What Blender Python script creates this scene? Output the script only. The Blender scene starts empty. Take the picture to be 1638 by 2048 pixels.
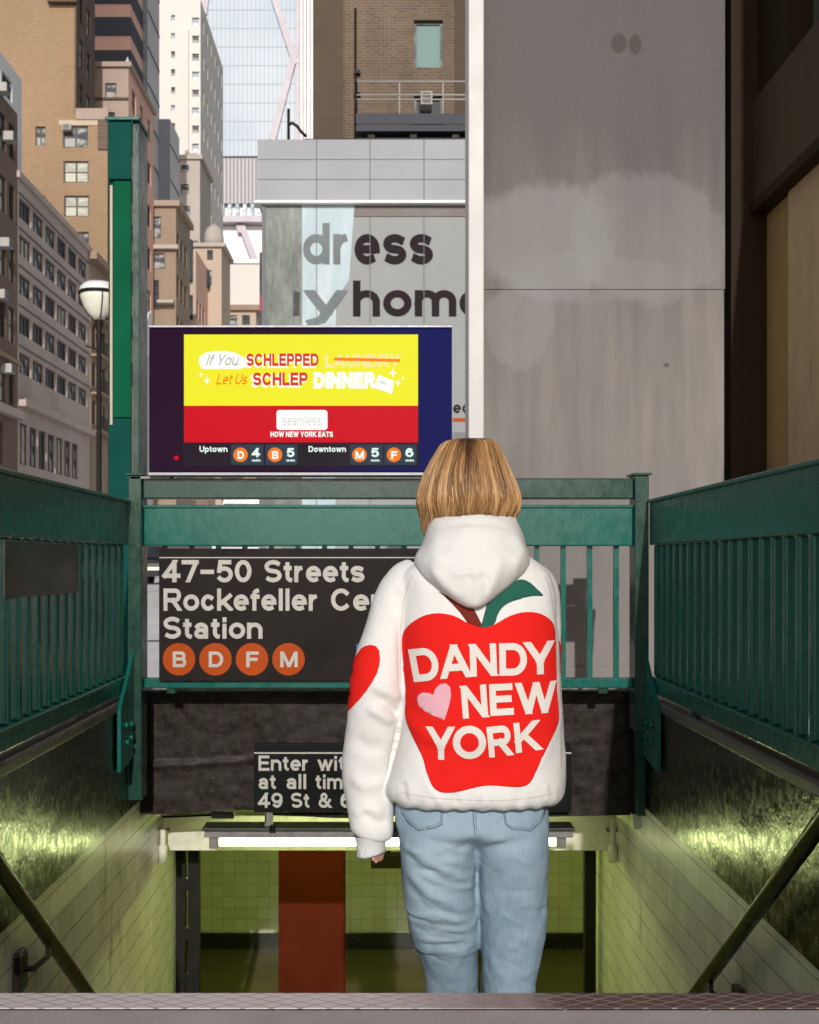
import bpy, bmesh, math, random
import numpy as np
from mathutils import Vector, Matrix, noise as mnoise
from mathutils.bvhtree import BVHTree

random.seed(7)
S = bpy.context.scene
COL = S.collection
R = math.radians
# ------------------------------------------------------------------ camera, world, sun, exposure
FP, CX, CY, CZ = 2400.0, 770.0, 1128.0, 0.77      # focal length and vanishing point of the photo in its pixels, eye height in m
cam = bpy.data.cameras.new('camera')
cam.sensor_fit = 'VERTICAL'
cam.sensor_height = 30.0
cam.sensor_width = 24.0
cam.lens = FP / 2048 * 30.0
cam.shift_x = 49 / 2048
cam.shift_y = 104 / 2048
cam.clip_start = 0.05
cam.clip_end = 2000
cam.dof.use_dof = True
cam.dof.focus_distance = 3.2
cam.dof.aperture_fstop = 9.0
camo = bpy.data.objects.new('camera', cam)
camo.location = (0, 0, CZ)
camo.rotation_euler = (R(90), 0, 0)
COL.objects.link(camo)
S.camera = camo

SUN_EL, SUN_AZ = 21.0, 2.0          # low sun in place of the camera flash, behind the photographer, a little to the right
world = bpy.data.worlds.new('World')
S.world = world
world.use_nodes = True
wn = world.node_tree.nodes
bg = wn['Background']
sky = wn.new('ShaderNodeTexSky')
sky.sky_type = 'NISHITA'
sky.sun_disc = False
sky.sun_elevation = R(SUN_EL)
sky.sun_rotation = R(180 - SUN_AZ)
hs = wn.new('ShaderNodeHueSaturation')          # city haze takes most of the blue out of the sky
hs.inputs['Saturation'].default_value = 0.40
world.node_tree.links.new(sky.outputs[0], hs.inputs['Color'])
world.node_tree.links.new(hs.outputs[0], bg.inputs[0])
bg.inputs[1].default_value = 0.098
sun = bpy.data.lights.new('sun', 'SUN')
sun.energy = 2.8
sun.angle = R(0.5)
sun.color = (1.0, 0.965, 0.92)
suno = bpy.data.objects.new('sun', sun)
_d = Vector((-math.sin(R(SUN_AZ)) * math.cos(R(SUN_EL)), math.cos(R(SUN_AZ)) * math.cos(R(SUN_EL)), -math.sin(R(SUN_EL))))
suno.rotation_euler = _d.to_track_quat('-Z', 'Y').to_euler()
suno.location = (2, -20, 20)
COL.objects.link(suno)
S.view_settings.view_transform = 'Standard'
S.view_settings.look = 'None'
S.view_settings.exposure = 0.0
S.view_settings.gamma = 1.0
S.cycles.max_bounces = 8
S.cycles.use_denoising = True

def X(px, D): return (px - CX) / FP * D
def Z(py, D): return CZ + (CY - py) / FP * D
def P(px, py, D): return (X(px, D), D, Z(py, D))

# ------------------------------------------------------------------ node materials
class NB:
    def __init__(self, name):
        self.m = bpy.data.materials.new(name)
        self.m.use_nodes = True
        self.t = self.m.node_tree
        self.b = self.t.nodes['Principled BSDF']
        self._c = None
    def n(self, typ, **kw):
        x = self.t.nodes.new('ShaderNode' + typ)
        for k, v in kw.items(): setattr(x, k, v)
        return x
    def put(self, sock, v):
        if hasattr(v, 'is_linked') or hasattr(v, 'links'):
            self.t.links.new(v, sock)
        else:
            if sock.type == 'RGBA' and not isinstance(v, (int, float)) and len(v) == 3: v = (*v, 1)
            sock.default_value = v
    def co(self):
        if self._c is None: self._c = self.n('TexCoord').outputs['Object']
        return self._c
    def mapping(self, scale=(1, 1, 1), rot=(0, 0, 0), loc=(0, 0, 0), vec=None):
        x = self.n('Mapping')
        self.t.links.new(vec or self.co(), x.inputs[0])
        x.inputs['Location'].default_value = loc
        x.inputs['Rotation'].default_value = rot
        x.inputs['Scale'].default_value = scale
        return x.outputs[0]
    def noise(self, scale=5, detail=4, rough=0.55, vec=None, dist=0.0, col=False):
        x = self.n('TexNoise')
        self.t.links.new(vec or self.co(), x.inputs['Vector'])
        x.inputs['Scale'].default_value = scale
        x.inputs['Detail'].default_value = detail
        x.inputs['Roughness'].default_value = rough
        x.inputs['Distortion'].default_value = dist
        return x.outputs['Color' if col else 'Fac']
    def math(self, op, a, b=0.0, c=0.0, clamp=False):
        x = self.n('Math', operation=op, use_clamp=clamp)
        self.put(x.inputs[0], a); self.put(x.inputs[1], b); self.put(x.inputs[2], c)
        return x.outputs[0]
    def range(self, v, a, b, c=0.0, d=1.0, smooth=False):
        x = self.n('MapRange')
        if smooth: x.interpolation_type = 'SMOOTHSTEP'
        self.put(x.inputs[0], v)
        for i, q in enumerate((a, b, c, d)): x.inputs[i + 1].default_value = q
        return x.outputs[0]
    def mix(self, f, a, b, mode='MIX'):
        x = self.n('Mix', data_type='RGBA', blend_type=mode)
        self.put(x.inputs[0], f); self.put(x.inputs[6], a); self.put(x.inputs[7], b)
        return x.outputs[2]
    def sep(self, vec=None):
        x = self.n('SeparateXYZ')
        self.t.links.new(vec or self.co(), x.inputs[0])
        return x.outputs
    def comb(self, a, b, c=0.0):
        x = self.n('CombineXYZ')
        self.put(x.inputs[0], a); self.put(x.inputs[1], b); self.put(x.inputs[2], c)
        return x.outputs[0]
    def bump(self, h, strength=0.3, dist=0.01, normal=None):
        x = self.n('Bump')
        self.put(x.inputs['Height'], h)
        x.inputs['Strength'].default_value = strength
        x.inputs['Distance'].default_value = dist
        if normal: self.t.links.new(normal, x.inputs['Normal'])
        return x.outputs[0]
    def out(self, col=None, rough=None, normal=None, metal=None, spec=None, coat=None, emit=None, estr=None, alpha=None, trans=None, sheen=None):
        for k, v in (('Base Color', col), ('Roughness', rough), ('Normal', normal), ('Metallic', metal), ('Specular IOR Level', spec), ('Coat Weight', coat),
                     ('Emission Color', emit), ('Emission Strength', estr), ('Alpha', alpha), ('Transmission Weight', trans), ('Sheen Weight', sheen)):
            if v is not None: self.put(self.b.inputs[k], v)
        return self.m

def sc(c, k): return tuple(min(1.0, v * k) for v in c)

def plain(name, c, rough=0.6, var=0.18, scale=3.0, stretch=(1, 1, 1), bump=0.0, bscale=60, bdist=0.004, metal=0.0, spec=0.5, dirt=None, dirt_amt=0.5, coat=None, roughvar=0.1):
    """a paint, stone or cloth colour with mottling, fine bump and optional dirt blotches"""
    k = NB(name)
    mv = k.mapping(stretch)
    n1 = k.noise(scale, 6, 0.6, mv)
    n2 = k.noise(scale * 7, 3, 0.6, mv)
    f = k.math('ADD', k.math('MULTIPLY', n1, 0.65), k.math('MULTIPLY', n2, 0.35))
    col = k.mix(k.range(f, 0.3, 0.7), sc(c, 1 - var), sc(c, 1 + var))
    if dirt:
        dn = k.range(k.noise(scale * 1.7, 7, 0.68, k.mapping(stretch, loc=(3.1, 1.7, 5.2))), 0.48, 0.72)
        col = k.mix(k.math('MULTIPLY', dn, dirt_amt), col, dirt)
    nrm = k.bump(k.noise(bscale, 4, 0.6), bump, bdist) if bump else None
    rg = k.range(n1, 0.3, 0.7, max(0.02, rough - roughvar), min(1, rough + roughvar))
    return k.out(col, rg, nrm, metal, spec, coat)

def emitter(name, c, s):
    k = NB(name)
    return k.out((0.01, 0.01, 0.01), 0.4, emit=c, estr=s)

def brick(name, c1, c2, mortar, axis='X', bw=0.21, bh=0.072, ms=0.010, var=0.25, stain=None, vscale=0.25):
    k = NB(name)
    s = k.sep()
    v = k.comb(s[0 if axis == 'X' else 1], s[2])
    b = k.n('TexBrick')
    k.t.links.new(v, b.inputs['Vector'])
    k.put(b.inputs['Color1'], c1); k.put(b.inputs['Color2'], c2); k.put(b.inputs['Mortar'], mortar)
    b.inputs['Scale'].default_value = 1.0
    b.inputs['Mortar Size'].default_value = ms
    b.inputs['Brick Width'].default_value = bw
    b.inputs['Row Height'].default_value = bh
    n = k.noise(vscale, 6, 0.65, k.mapping((1, 1, 0.5)))
    col = k.mix(1.0, b.outputs['Color'], k.mix(k.range(n, 0.3, 0.7), (1 - var,) * 3, (1 + var,) * 3), 'MULTIPLY')
    if stain: col = k.mix(k.math('MULTIPLY', k.range(k.noise(vscale * 3, 6, 0.7, k.mapping((1, 1, 0.35), loc=(4, 4, 4))), 0.5, 0.75), 0.6), col, stain)
    return k.out(col, 0.85, k.bump(b.outputs['Fac'], 0.3, -0.01))

def grime(name, c, dirt, rough=0.8, sc_=0.5, amt=0.55, fine=True):
    """far masonry: blotches, vertical run-off streaks, faint courses"""
    k = NB(name)
    st = k.noise(sc_ * 2.2, 6, 0.65, k.mapping((1, 1, 0.12)))
    bl = k.noise(sc_, 6, 0.6, k.mapping(loc=(5, 2, 1)))
    f = k.math('MULTIPLY', k.range(k.math('ADD', k.math('MULTIPLY', st, 0.5), k.math('MULTIPLY', bl, 0.5)), 0.38, 0.68), amt)
    col = k.mix(f, c, dirt)
    if fine:
        z = k.sep()[2]
        ln = k.math('LESS_THAN', k.math('FRACT', k.math('MULTIPLY', z, 2.2)), 0.1)
        col = k.mix(k.math('MULTIPLY', ln, 0.22), col, sc(dirt, 0.8))
        col = k.mix(k.math('MULTIPLY', k.range(k.noise(6, 3), 0.35, 0.65), 0.25), col, sc(c, 1.12))
    return k.out(col, rough)

MAT = {}
# painted steel: thick glossy enamel with lumps, runs and chips
def enamel(name, c, dark, rough=0.24, lump=0.28):
    k = NB(name)
    n1 = k.noise(4, 6, 0.6)
    n2 = k.noise(22, 5, 0.65, k.mapping((1, 1, 0.6), loc=(2, 2, 2)))
    col = k.mix(k.range(n1, 0.35, 0.7), c, dark)
    col = k.mix(k.math('MULTIPLY', k.range(k.noise(30, 6, 0.7, k.mapping((1, 1, 0.3), loc=(7, 1, 3))), 0.62, 0.78), 0.6), col, (0.02, 0.018, 0.012))
    lumps = k.bump(k.math('ADD', k.math('MULTIPLY', n2, 0.6), k.math('MULTIPLY', k.noise(120, 3, 0.6), 0.25)), lump, 0.006)
    return k.out(col, k.range(n2, 0.3, 0.7, rough - 0.08, rough + 0.14), lumps, spec=0.42)
MAT['green'] = enamel('green_enamel', (0.004, 0.122, 0.093), (0.003, 0.100, 0.077))
def matte_green(name, c):
    k = NB(name)
    n = k.noise(5, 6, 0.6)
    return k.out(k.mix(k.range(n, 0.35, 0.7), c, sc(c, 0.75)), 0.6, k.bump(k.noise(60, 4, 0.6), 0.15, 0.004), spec=0.06)
MAT['post_green'] = matte_green('post_green_paint', (0.003, 0.072, 0.058))
MAT['post_bright'] = matte_green('bright_green_web_paint', (0.0, 0.105, 0.048))
MAT['green_dark'] = enamel('dark_green_enamel', (0.016, 0.062, 0.042), (0.010, 0.040, 0.028))
MAT['green_bright'] = enamel('bright_green_enamel', (0.0, 0.13, 0.06), (0.0, 0.10, 0.045), lump=0.1)

def black_render(name, c, c2, rough, bumps, glow, fa, fb, dist):
    k = NB(name)
    n = k.noise(fa, 3, 0.5)
    f = k.noise(fb, 2, 0.5)
    sp = k.noise(55, 6, 0.7)
    run = k.noise(12, 5, 0.6, k.mapping((1, 1, 0.18)))
    col = k.mix(k.range(n, 0.35, 0.7), c, c2)
    col = k.mix(k.math('MULTIPLY', k.range(sp, 0.60, 0.72), 0.6), col, (0.15, 0.125, 0.115))  # sparkle of the gloss painted in as pale specks
    h = k.math('ADD', k.math('ADD', k.math('MULTIPLY', n, 0.5), k.math('MULTIPLY', f, 0.45)), k.math('MULTIPLY', run, 0.12))
    return k.out(col, k.range(n, 0.3, 0.7, rough - 0.07, rough + 0.12), k.bump(h, bumps, dist), spec=glow)
MAT['render_black'] = black_render('black_gloss_render', (0.017, 0.0125, 0.010), (0.036, 0.027, 0.022), 0.46, 0.4, 0.16, 30, 90, 0.006)
MAT['render_side'] = black_render('dark_stairwell_paint', (0.010, 0.013, 0.006), (0.022, 0.024, 0.012), 0.22, 0.5, 0.45, 26, 60, 0.0042)
MAT['render_side'].node_tree.nodes['Principled BSDF'].inputs['Specular Tint'].default_value = (0.62, 1.0, 0.5, 1)
MAT['pale_edge'] = plain('edge_painted_highlight', (0.26, 0.235, 0.25), 0.35, 0.5, 14, bump=0.5, bscale=30, dirt=(0.04, 0.035, 0.03), dirt_amt=0.8)  # highlight along the far wall's top edge, painted as a paler tone
MAT['coping'] = plain('grey_worn_kerb', (0.10, 0.088, 0.085), 0.5, 0.4, 9, bump=0.4, bscale=40, dirt=(0.03, 0.025, 0.02))
def tile(name, c, grout, axis, size, row_dark, col_dark, rough=0.25, soot=True, jitter=0.10):
    k = NB(name)
    s = k.sep()
    u, v = s[0 if axis == 'X' else 1], s[2]
    uu, vv = k.math('DIVIDE', u, size), k.math('DIVIDE', v, size)
    r = k.math('LESS_THAN', k.math('FRACT', vv), 0.05)
    cc = k.math('LESS_THAN', k.math('FRACT', uu), 0.045)
    wn_ = k.n('TexWhiteNoise', noise_dimensions='2D')
    k.t.links.new(k.comb(k.math('FLOOR', uu), k.math('FLOOR', vv)), wn_.inputs['Vector'])
    base = k.mix(wn_.outputs['Value'], sc(c, 1 - jitter), sc(c, 1 + jitter * 0.5))
    if soot:
        st = k.noise(7, 7, 0.68, k.mapping((1, 1, 0.28)))
        base = k.mix(k.math('MULTIPLY', k.range(st, 0.58, 0.74), 0.75), base, (0.08, 0.07, 0.05))
        base = k.mix(k.math('MULTIPLY', k.range(k.noise(1.6, 5), 0.45, 0.7), 0.3), base, (0.45, 0.40, 0.30))
    wob = k.range(k.noise(9, 3), 0.3, 0.7, 0.45, 1.0)
    col = k.mix(k.math('MULTIPLY', k.math('MULTIPLY', r, row_dark), wob), base, grout)
    col = k.mix(k.math('MULTIPLY', k.math('MULTIPLY', cc, col_dark), wob), col, grout)
    h = k.math('SUBTRACT', 1.0, k.math('MAXIMUM', r, cc))
    return k.out(col, rough, k.bump(h, 0.35, 0.003))
MAT['tile_side'] = tile('white_wall_tile', (0.84, 0.80, 0.79), (0.07, 0.06, 0.045), 'Y', 0.105, 0.85, 0.28)
MAT['tile_back'] = tile('mezzanine_tile', (0.62, 0.60, 0.50), (0.15, 0.13, 0.06), 'X', 0.115, 0.7, 0.7, soot=False)
MAT['white_paint'] = plain('cream_gloss_paint', (0.62, 0.60, 0.52), 0.4, 0.1, 6, dirt=(0.3, 0.26, 0.18), dirt_amt=0.5, bump=0.15, bscale=30)
MAT['black_metal'] = plain('black_painted_steel', (0.014, 0.012, 0.010), 0.5, 0.3, 12, bump=0.15, spec=0.15)
MAT['handrail'] = plain('dark_brown_handrail_paint', (0.014, 0.010, 0.007), 0.33, 0.3, 15, bump=0.1)
MAT['grey_metal'] = plain('grey_steel', (0.22, 0.21, 0.20), 0.5, 0.2, 12, metal=0.2, spec=0.3, dirt=(0.06, 0.05, 0.04))
MAT['silver'] = plain('brushed_aluminium', (0.33, 0.33, 0.35), 0.45, 0.1, 20, metal=0.4, spec=0.3)
MAT['plate'] = plain('dull_grey_plate', (0.040, 0.042, 0.034), 0.42, 0.35, 3, stretch=(1, 1, 3), dirt=(0.085, 0.085, 0.07), dirt_amt=0.6, metal=0.2)
MAT['red_paint'] = plain('maroon_column_paint', (0.070, 0.0085, 0.002), 0.5, 0.15, 4, bump=0.1, spec=0.1)
MAT['floor_dark'] = plain('dark_station_floor', (0.13, 0.105, 0.045), 0.5, 0.3, 2, dirt=(0.06, 0.05, 0.025))
MAT['skirting'] = plain('black_skirting_tile', (0.015, 0.013, 0.010), 0.3, 0.2, 5)
MAT['ceiling'] = plain('station_ceiling', (0.30, 0.29, 0.24), 0.7, 0.15, 3)
MAT['concrete_step'] = plain('concrete_step', (0.20, 0.19, 0.18), 0.85, 0.25, 5, bump=0.4)
MAT['tube'] = emitter('fluorescent_tube', (0.90, 1.0, 0.42), 20.0)
MAT['tube_far'] = emitter('passage_tube', (0.80, 1.0, 0.22), 75.0)
MAT['sign_black'] = plain('black_sign_enamel', (0.022, 0.017, 0.016), 0.4, 0.25, 5, dirt=(0.04, 0.034, 0.03), dirt_amt=0.3, bump=0.06, bscale=20, spec=0.05)
MAT['sign_black_dark'] = plain('deep_black_sign_enamel', (0.008, 0.009, 0.008), 0.4, 0.25, 5, spec=0.12)
MAT['sign_white'] = plain('sign_lettering', (0.50, 0.475, 0.43), 0.5, 0.08, 8, dirt=(0.3, 0.28, 0.24), dirt_amt=0.4)
MAT['sign_orange'] = plain('orange_disc', (0.44, 0.068, 0.008), 0.5, 0.08, 6, spec=0.1)
MAT['sign_blue'] = plain('blue_patch', (0.02, 0.12, 0.42), 0.45, 0.08, 6)

def nosing_mat():
    k = NB('diamond_nosing')
    s = k.sep()
    a = k.math('ADD', k.math('MULTIPLY', s[0], 20), k.math('MULTIPLY', s[1], 36))
    b = k.math('SUBTRACT', k.math('MULTIPLY', s[0], 20), k.math('MULTIPLY', s[1], 36))
    la = k.math('LESS_THAN', k.math('FRACT', a), 0.10)
    lb = k.math('LESS_THAN', k.math('FRACT', b), 0.10)
    ln = k.math('MAXIMUM', la, lb)
    wear = k.noise(3.2, 6, 0.65, k.mapping((1, 0.3, 1), loc=(0.5, 0, 0)))
    w2 = k.range(k.math('ADD', k.math('MULTIPLY', s[0], -1.1), wear), 0.12, 0.60)
    base = k.mix(w2, (0.115, 0.070, 0.062), (0.74, 0.66, 0.665))
    line = k.mix(w2, (0.46, 0.33, 0.28), (0.30, 0.245, 0.245))
    col = k.mix(k.math('MULTIPLY', ln, k.range(k.noise(18, 4), 0.3, 0.6, 0.45, 1.0)), base, line)
    col = k.mix(k.range(k.noise(70, 3, 0.7), 0.68, 0.74), col, (0.4, 0.37, 0.35))
    return k.out(col, 0.6, k.bump(k.math('ADD', ln, k.math('MULTIPLY', k.noise(150, 3), 0.6)), 0.45, 0.004))
MAT['nosing'] = nosing_mat()
def pavement_mat():
    k = NB('pavement_concrete')
    n = k.noise(5, 7, 0.65)
    f = k.noise(180, 3, 0.7)
    col = k.mix(k.range(n, 0.3, 0.7), (0.36, 0.315, 0.32), (0.50, 0.45, 0.45))
    col = k.mix(k.math('MULTIPLY', k.range(f, 0.55, 0.75), 0.6), col, (0.66, 0.61, 0.60))
    col = k.mix(k.math('MULTIPLY', k.range(f, 0.45, 0.25), 0.5), col, (0.20, 0.17, 0.17))
    return k.out(col, 0.85, k.bump(f, 0.5, 0.003))
MAT['pavement'] = pavement_mat()
MAT['asphalt'] = plain('asphalt', (0.07, 0.07, 0.072), 0.85, 0.25, 2, bump=0.3)
MAT['street_concrete'] = plain('pale_street_concrete', (0.80, 0.78, 0.76), 0.85, 0.1, 1.2, dirt=(0.6, 0.58, 0.56))

def hoarding():
    k = NB('stained_concrete_panel')
    s = k.sep()
    D = 7.0
    w1 = k.noise(2.6, 5, 0.6, col=False)
    wob = k.math('ADD', k.math('MULTIPLY', k.math('SUBTRACT', k.noise(2.4, 3, 0.5), 0.5), 1.5), k.math('MULTIPLY', k.math('SUBTRACT', k.noise(9, 6, 0.7, k.mapping((1, 1, 0.5))), 0.5), 1.1))
    def ell(px, py, rx, ry, a=1.25, b=0.8):
        dx = k.math('DIVIDE', k.math('SUBTRACT', s[0], X(px, D)), rx / FP * D)
        dz = k.math('DIVIDE', k.math('SUBTRACT', s[2], Z(py, D)), ry / FP * D)
        d = k.math('ADD', k.math('MULTIPLY', dx, dx), k.math('MULTIPLY', dz, dz))
        return k.range(k.math('ADD', d, wob), a, b, 0, 1, True)
    big = k.noise(0.9, 5, 0.6, k.mapping((1.3, 1, 0.5)))
    col = k.mix(k.range(big, 0.32, 0.68), (0.225, 0.203, 0.193), (0.300, 0.272, 0.250))
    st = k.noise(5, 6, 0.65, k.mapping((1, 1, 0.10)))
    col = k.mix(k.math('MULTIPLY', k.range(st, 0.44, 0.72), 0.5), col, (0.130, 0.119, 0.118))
    top = k.math('MULTIPLY', k.range(k.math('ADD', s[2], k.math('MULTIPLY', st, 1.8)), 2.5, 4.1), 0.85)  # shade from other buildings painted over the upper panel as a darker tone
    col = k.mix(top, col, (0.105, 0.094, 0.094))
    pale = (0.295, 0.285, 0.285)
    e1 = ell(1085, 480, 140, 108, 1.5, 0.75)
    e2 = ell(1300, 475, 140, 118, 1.5, 0.8)
    e3 = ell(1040, 640, 72, 95, 1.25, 0.9)
    e4 = ell(1175, 555, 190, 50, 1.3, 0.8)
    for e, a in ((e1, 0.60), (e2, 0.36), (e3, 0.45), (e4, 0.28)):
        col = k.mix(k.math('MULTIPLY', e, a), col, pale)
    e2r = k.math('MULTIPLY', ell(1300, 475, 143, 121, 1.3, 0.9), k.math('SUBTRACT', 1.0, e2))
    col = k.mix(k.math('MULTIPLY', e2r, 0.35), col, (0.36, 0.345, 0.34))
    for px, py, r1, r2 in ((1238, 86, 15, 20), (1270, 90, 12, 19), (1333, 730, 6, 5)):
        col = k.mix(k.math('MULTIPLY', ell(px, py, r1, r2, 1.5, 0.6), 0.6), col, (0.045, 0.04, 0.03))
    col = k.mix(k.math('MULTIPLY', k.range(k.noise(16, 6, 0.7), 0.60, 0.72), 0.3), col, (0.10, 0.09, 0.085))
    col = k.mix(k.math('MULTIPLY', k.range(k.noise(90, 4, 0.7), 0.4, 0.7), 0.22), col, (0.34, 0.32, 0.30))
    h = k.math('ADD', k.noise(60, 4, 0.6), k.math('MULTIPLY', k.noise(3, 4), 1.0))
    return k.out(col, k.range(big, 0.3, 0.7, 0.65, 0.85), k.bump(h, 0.15, 0.01), spec=0.05)
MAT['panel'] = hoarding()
MAT['white_post'] = plain('white_painted_timber', (0.66, 0.63, 0.61), 0.5, 0.05, 3, dirt=(0.5, 0.46, 0.43), dirt_amt=0.3)
MAT['dark_brown'] = plain('dark_brown_metal', (0.030, 0.018, 0.009), 0.6, 0.2, 2, stretch=(1, 1, 0.3), spec=0.08)
MAT['brown_band'] = plain('brown_bronze_band', (0.075, 0.048, 0.027), 0.5, 0.2, 2, stretch=(1, 1, 0.3), spec=0.12)
MAT['tan_stone'] = plain('tan_travertine', (0.50, 0.345, 0.19), 0.6, 0.2, 1.4, stretch=(1, 1, 0.4), dirt=(0.28, 0.19, 0.10), bump=0.05, spec=0.15)
MAT['ochre_stone'] = plain('ochre_travertine', (0.32, 0.205, 0.085), 0.6, 0.2, 1.4, stretch=(1, 1, 0.4), dirt=(0.22, 0.13, 0.05), bump=0.05, spec=0.15)
MAT['green_glass'] = plain('grey_green_glass', (0.10, 0.12, 0.09), 0.12, 0.15, 1.0)

# masonry and glass of the far street
MAT['brown_brick_x'] = brick('brown_brick_front', (0.150, 0.098, 0.062), (0.105, 0.070, 0.048), (0.19, 0.145, 0.105), 'X', stain=(0.06, 0.04, 0.025), var=0.22)
MAT['brown_brick_dark'] = brick('brown_brick_flank', (0.092, 0.062, 0.038), (0.075, 0.050, 0.032), (0.10, 0.07, 0.05), 'X', var=0.2)
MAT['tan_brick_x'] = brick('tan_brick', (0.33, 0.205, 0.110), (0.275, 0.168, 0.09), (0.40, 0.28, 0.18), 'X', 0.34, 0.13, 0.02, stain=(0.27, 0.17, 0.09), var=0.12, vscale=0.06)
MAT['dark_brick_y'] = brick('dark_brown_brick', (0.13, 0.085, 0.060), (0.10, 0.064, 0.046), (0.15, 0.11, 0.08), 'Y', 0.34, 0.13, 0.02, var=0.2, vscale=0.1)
MAT['brown_brick_y'] = brick('old_brown_brick', (0.20, 0.125, 0.085), (0.155, 0.095, 0.066), (0.2, 0.15, 0.11), 'Y', 0.3, 0.11, 0.02, var=0.2, vscale=0.15)
MAT['white_wall'] = grime('white_painted_wall', (0.80, 0.78, 0.77), (0.60, 0.57, 0.55), sc_=0.2, amt=0.4)
MAT['pale_wall'] = grime('pale_grey_wall', (0.53, 0.435, 0.385), (0.36, 0.28, 0.24), sc_=0.25)
MAT['pink_stone'] = grime('pinkish_stone', (0.42, 0.32, 0.26), (0.27, 0.19, 0.15), sc_=0.3)
MAT['salmon'] = grime('salmon_stone_painted_sun', (0.86, 0.52, 0.40), (0.62, 0.34, 0.25), sc_=0.3)  # colour of the tower bands; on flanks, sunlight brightened into the colour
MAT['stone_tan'] = grime('tan_limestone', (0.36, 0.26, 0.185), (0.20, 0.14, 0.10), sc_=0.35)
MAT['slate'] = grime('dark_slate_cladding', (0.065, 0.068, 0.085), (0.040, 0.042, 0.055), sc_=0.2, fine=False)
MAT['pale_clad'] = grime('pale_metal_cladding', (0.62, 0.60, 0.60), (0.48, 0.46, 0.46), sc_=0.2)
MAT['cream'] = grime('cream_limestone', (0.76, 0.715, 0.665), (0.62, 0.565, 0.515), sc_=0.12, amt=0.45)
MAT['grey_stone'] = grime('grey_stone', (0.50, 0.44, 0.39), (0.36, 0.30, 0.26), sc_=0.3)
MAT['sun_tan'] = grime('light_tan_stone', (0.56, 0.445, 0.335), (0.40, 0.30, 0.215), sc_=0.3)
MAT['lip_white'] = plain('white_trim', (0.80, 0.79, 0.78), 0.4, 0.05, 1)
MAT['fascia'] = None
def fascia():
    k = NB('grey_metal_fascia')
    n = k.noise(0.8, 4)
    col = k.mix(k.range(n, 0.3, 0.7), (0.345, 0.345, 0.37), (0.395, 0.395, 0.42))
    return k.out(col, 0.7, None, 0.0, 0.05)
MAT['fascia'] = fascia()
MAT['joint'] = plain('dark_joint', (0.13, 0.13, 0.135), 0.6, 0.1, 4)
MAT['win_frame'] = plain('dark_window_frame', (0.045, 0.035, 0.030), 0.5, 0.2, 3)
MAT['win_frame_w'] = plain('pale_window_frame', (0.42, 0.40, 0.38), 0.5, 0.2, 3)
def glass(name, c, rough=0.08, blind=None):
    k = NB(name)
    col = c
    if blind:
        n = k.noise(0.9, 3, 0.5, k.mapping((1, 1, 1.6)))
        col = k.mix(k.range(n, 0.46, 0.56), c, blind)
    return k.out(col, max(rough, 0.4), None, 0.0, 0.12)
MAT['pane_dark'] = glass('dark_window_glass', (0.025, 0.028, 0.032), 0.06, (0.06, 0.06, 0.06))
MAT['pane_mid'] = glass('window_glass_with_blind', (0.07, 0.075, 0.08), 0.1, (0.40, 0.40, 0.38))
MAT['pane_pale'] = glass('window_glass_pale_blind', (0.42, 0.42, 0.36), 0.15, (0.60, 0.58, 0.48))
MAT['pane_teal'] = glass('teal_window_glass', (0.20, 0.30, 0.285), 0.6)
MAT['pane_blue'] = glass('blue_window_glass', (0.35, 0.45, 0.52), 0.08, (0.7, 0.74, 0.76))
def curtain_wall():
    k = NB('pale_blue_curtain_wall')
    s = k.sep()
    r = k.math('LESS_THAN', k.math('FRACT', k.math('DIVIDE', s[2], 3.1)), 0.07)
    c = k.math('LESS_THAN', k.math('FRACT', k.math('DIVIDE', s[0], 0.72)), 0.16)
    wn_ = k.n('TexWhiteNoise', noise_dimensions='2D')
    k.t.links.new(k.comb(k.math('FLOOR', k.math('DIVIDE', s[0], 1.44)), k.math('FLOOR', k.math('DIVIDE', s[2], 3.1))), wn_.inputs['Vector'])
    n = k.noise(0.035, 4, 0.55)
    base = k.mix(k.range(n, 0.38, 0.62), (0.47, 0.55, 0.62), (0.64, 0.67, 0.71))
    base = k.mix(k.math('MULTIPLY', wn_.outputs['Value'], 0.10), base, (0.7, 0.72, 0.75))
    col = k.mix(k.math('MULTIPLY', c, 0.55), base, (0.26, 0.30, 0.38))
    col = k.mix(k.math('MULTIPLY', r, 0.55), col, (0.27, 0.30, 0.37))
    return k.out(col, 0.4, None, 0.0, 0.1)
MAT['curtain'] = curtain_wall()
def louvre():
    k = NB('grey_louvred_podium')
    s = k.sep()
    c = k.math('LESS_THAN', k.math('FRACT', k.math('DIVIDE', s[0], 0.62)), 0.55)
    r = k.math('LESS_THAN', k.math('FRACT', k.math('DIVIDE', s[2], 0.9)), 0.3)
    col = k.mix(c, (0.55, 0.52, 0.52), (0.26, 0.245, 0.26))
    col = k.mix(k.math('MULTIPLY', r, 0.4), col, (0.42, 0.40, 0.41))
    return k.out(col, 0.6)
MAT['louvre'] = louvre()
MAT['brace'] = plain('mauve_grey_steel', (0.52, 0.46, 0.50), 0.5, 0.06, 1)
MAT['pearl'] = plain('pearl_white_panel', (0.82, 0.79, 0.78), 0.5, 0.05, 0.2)

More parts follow.
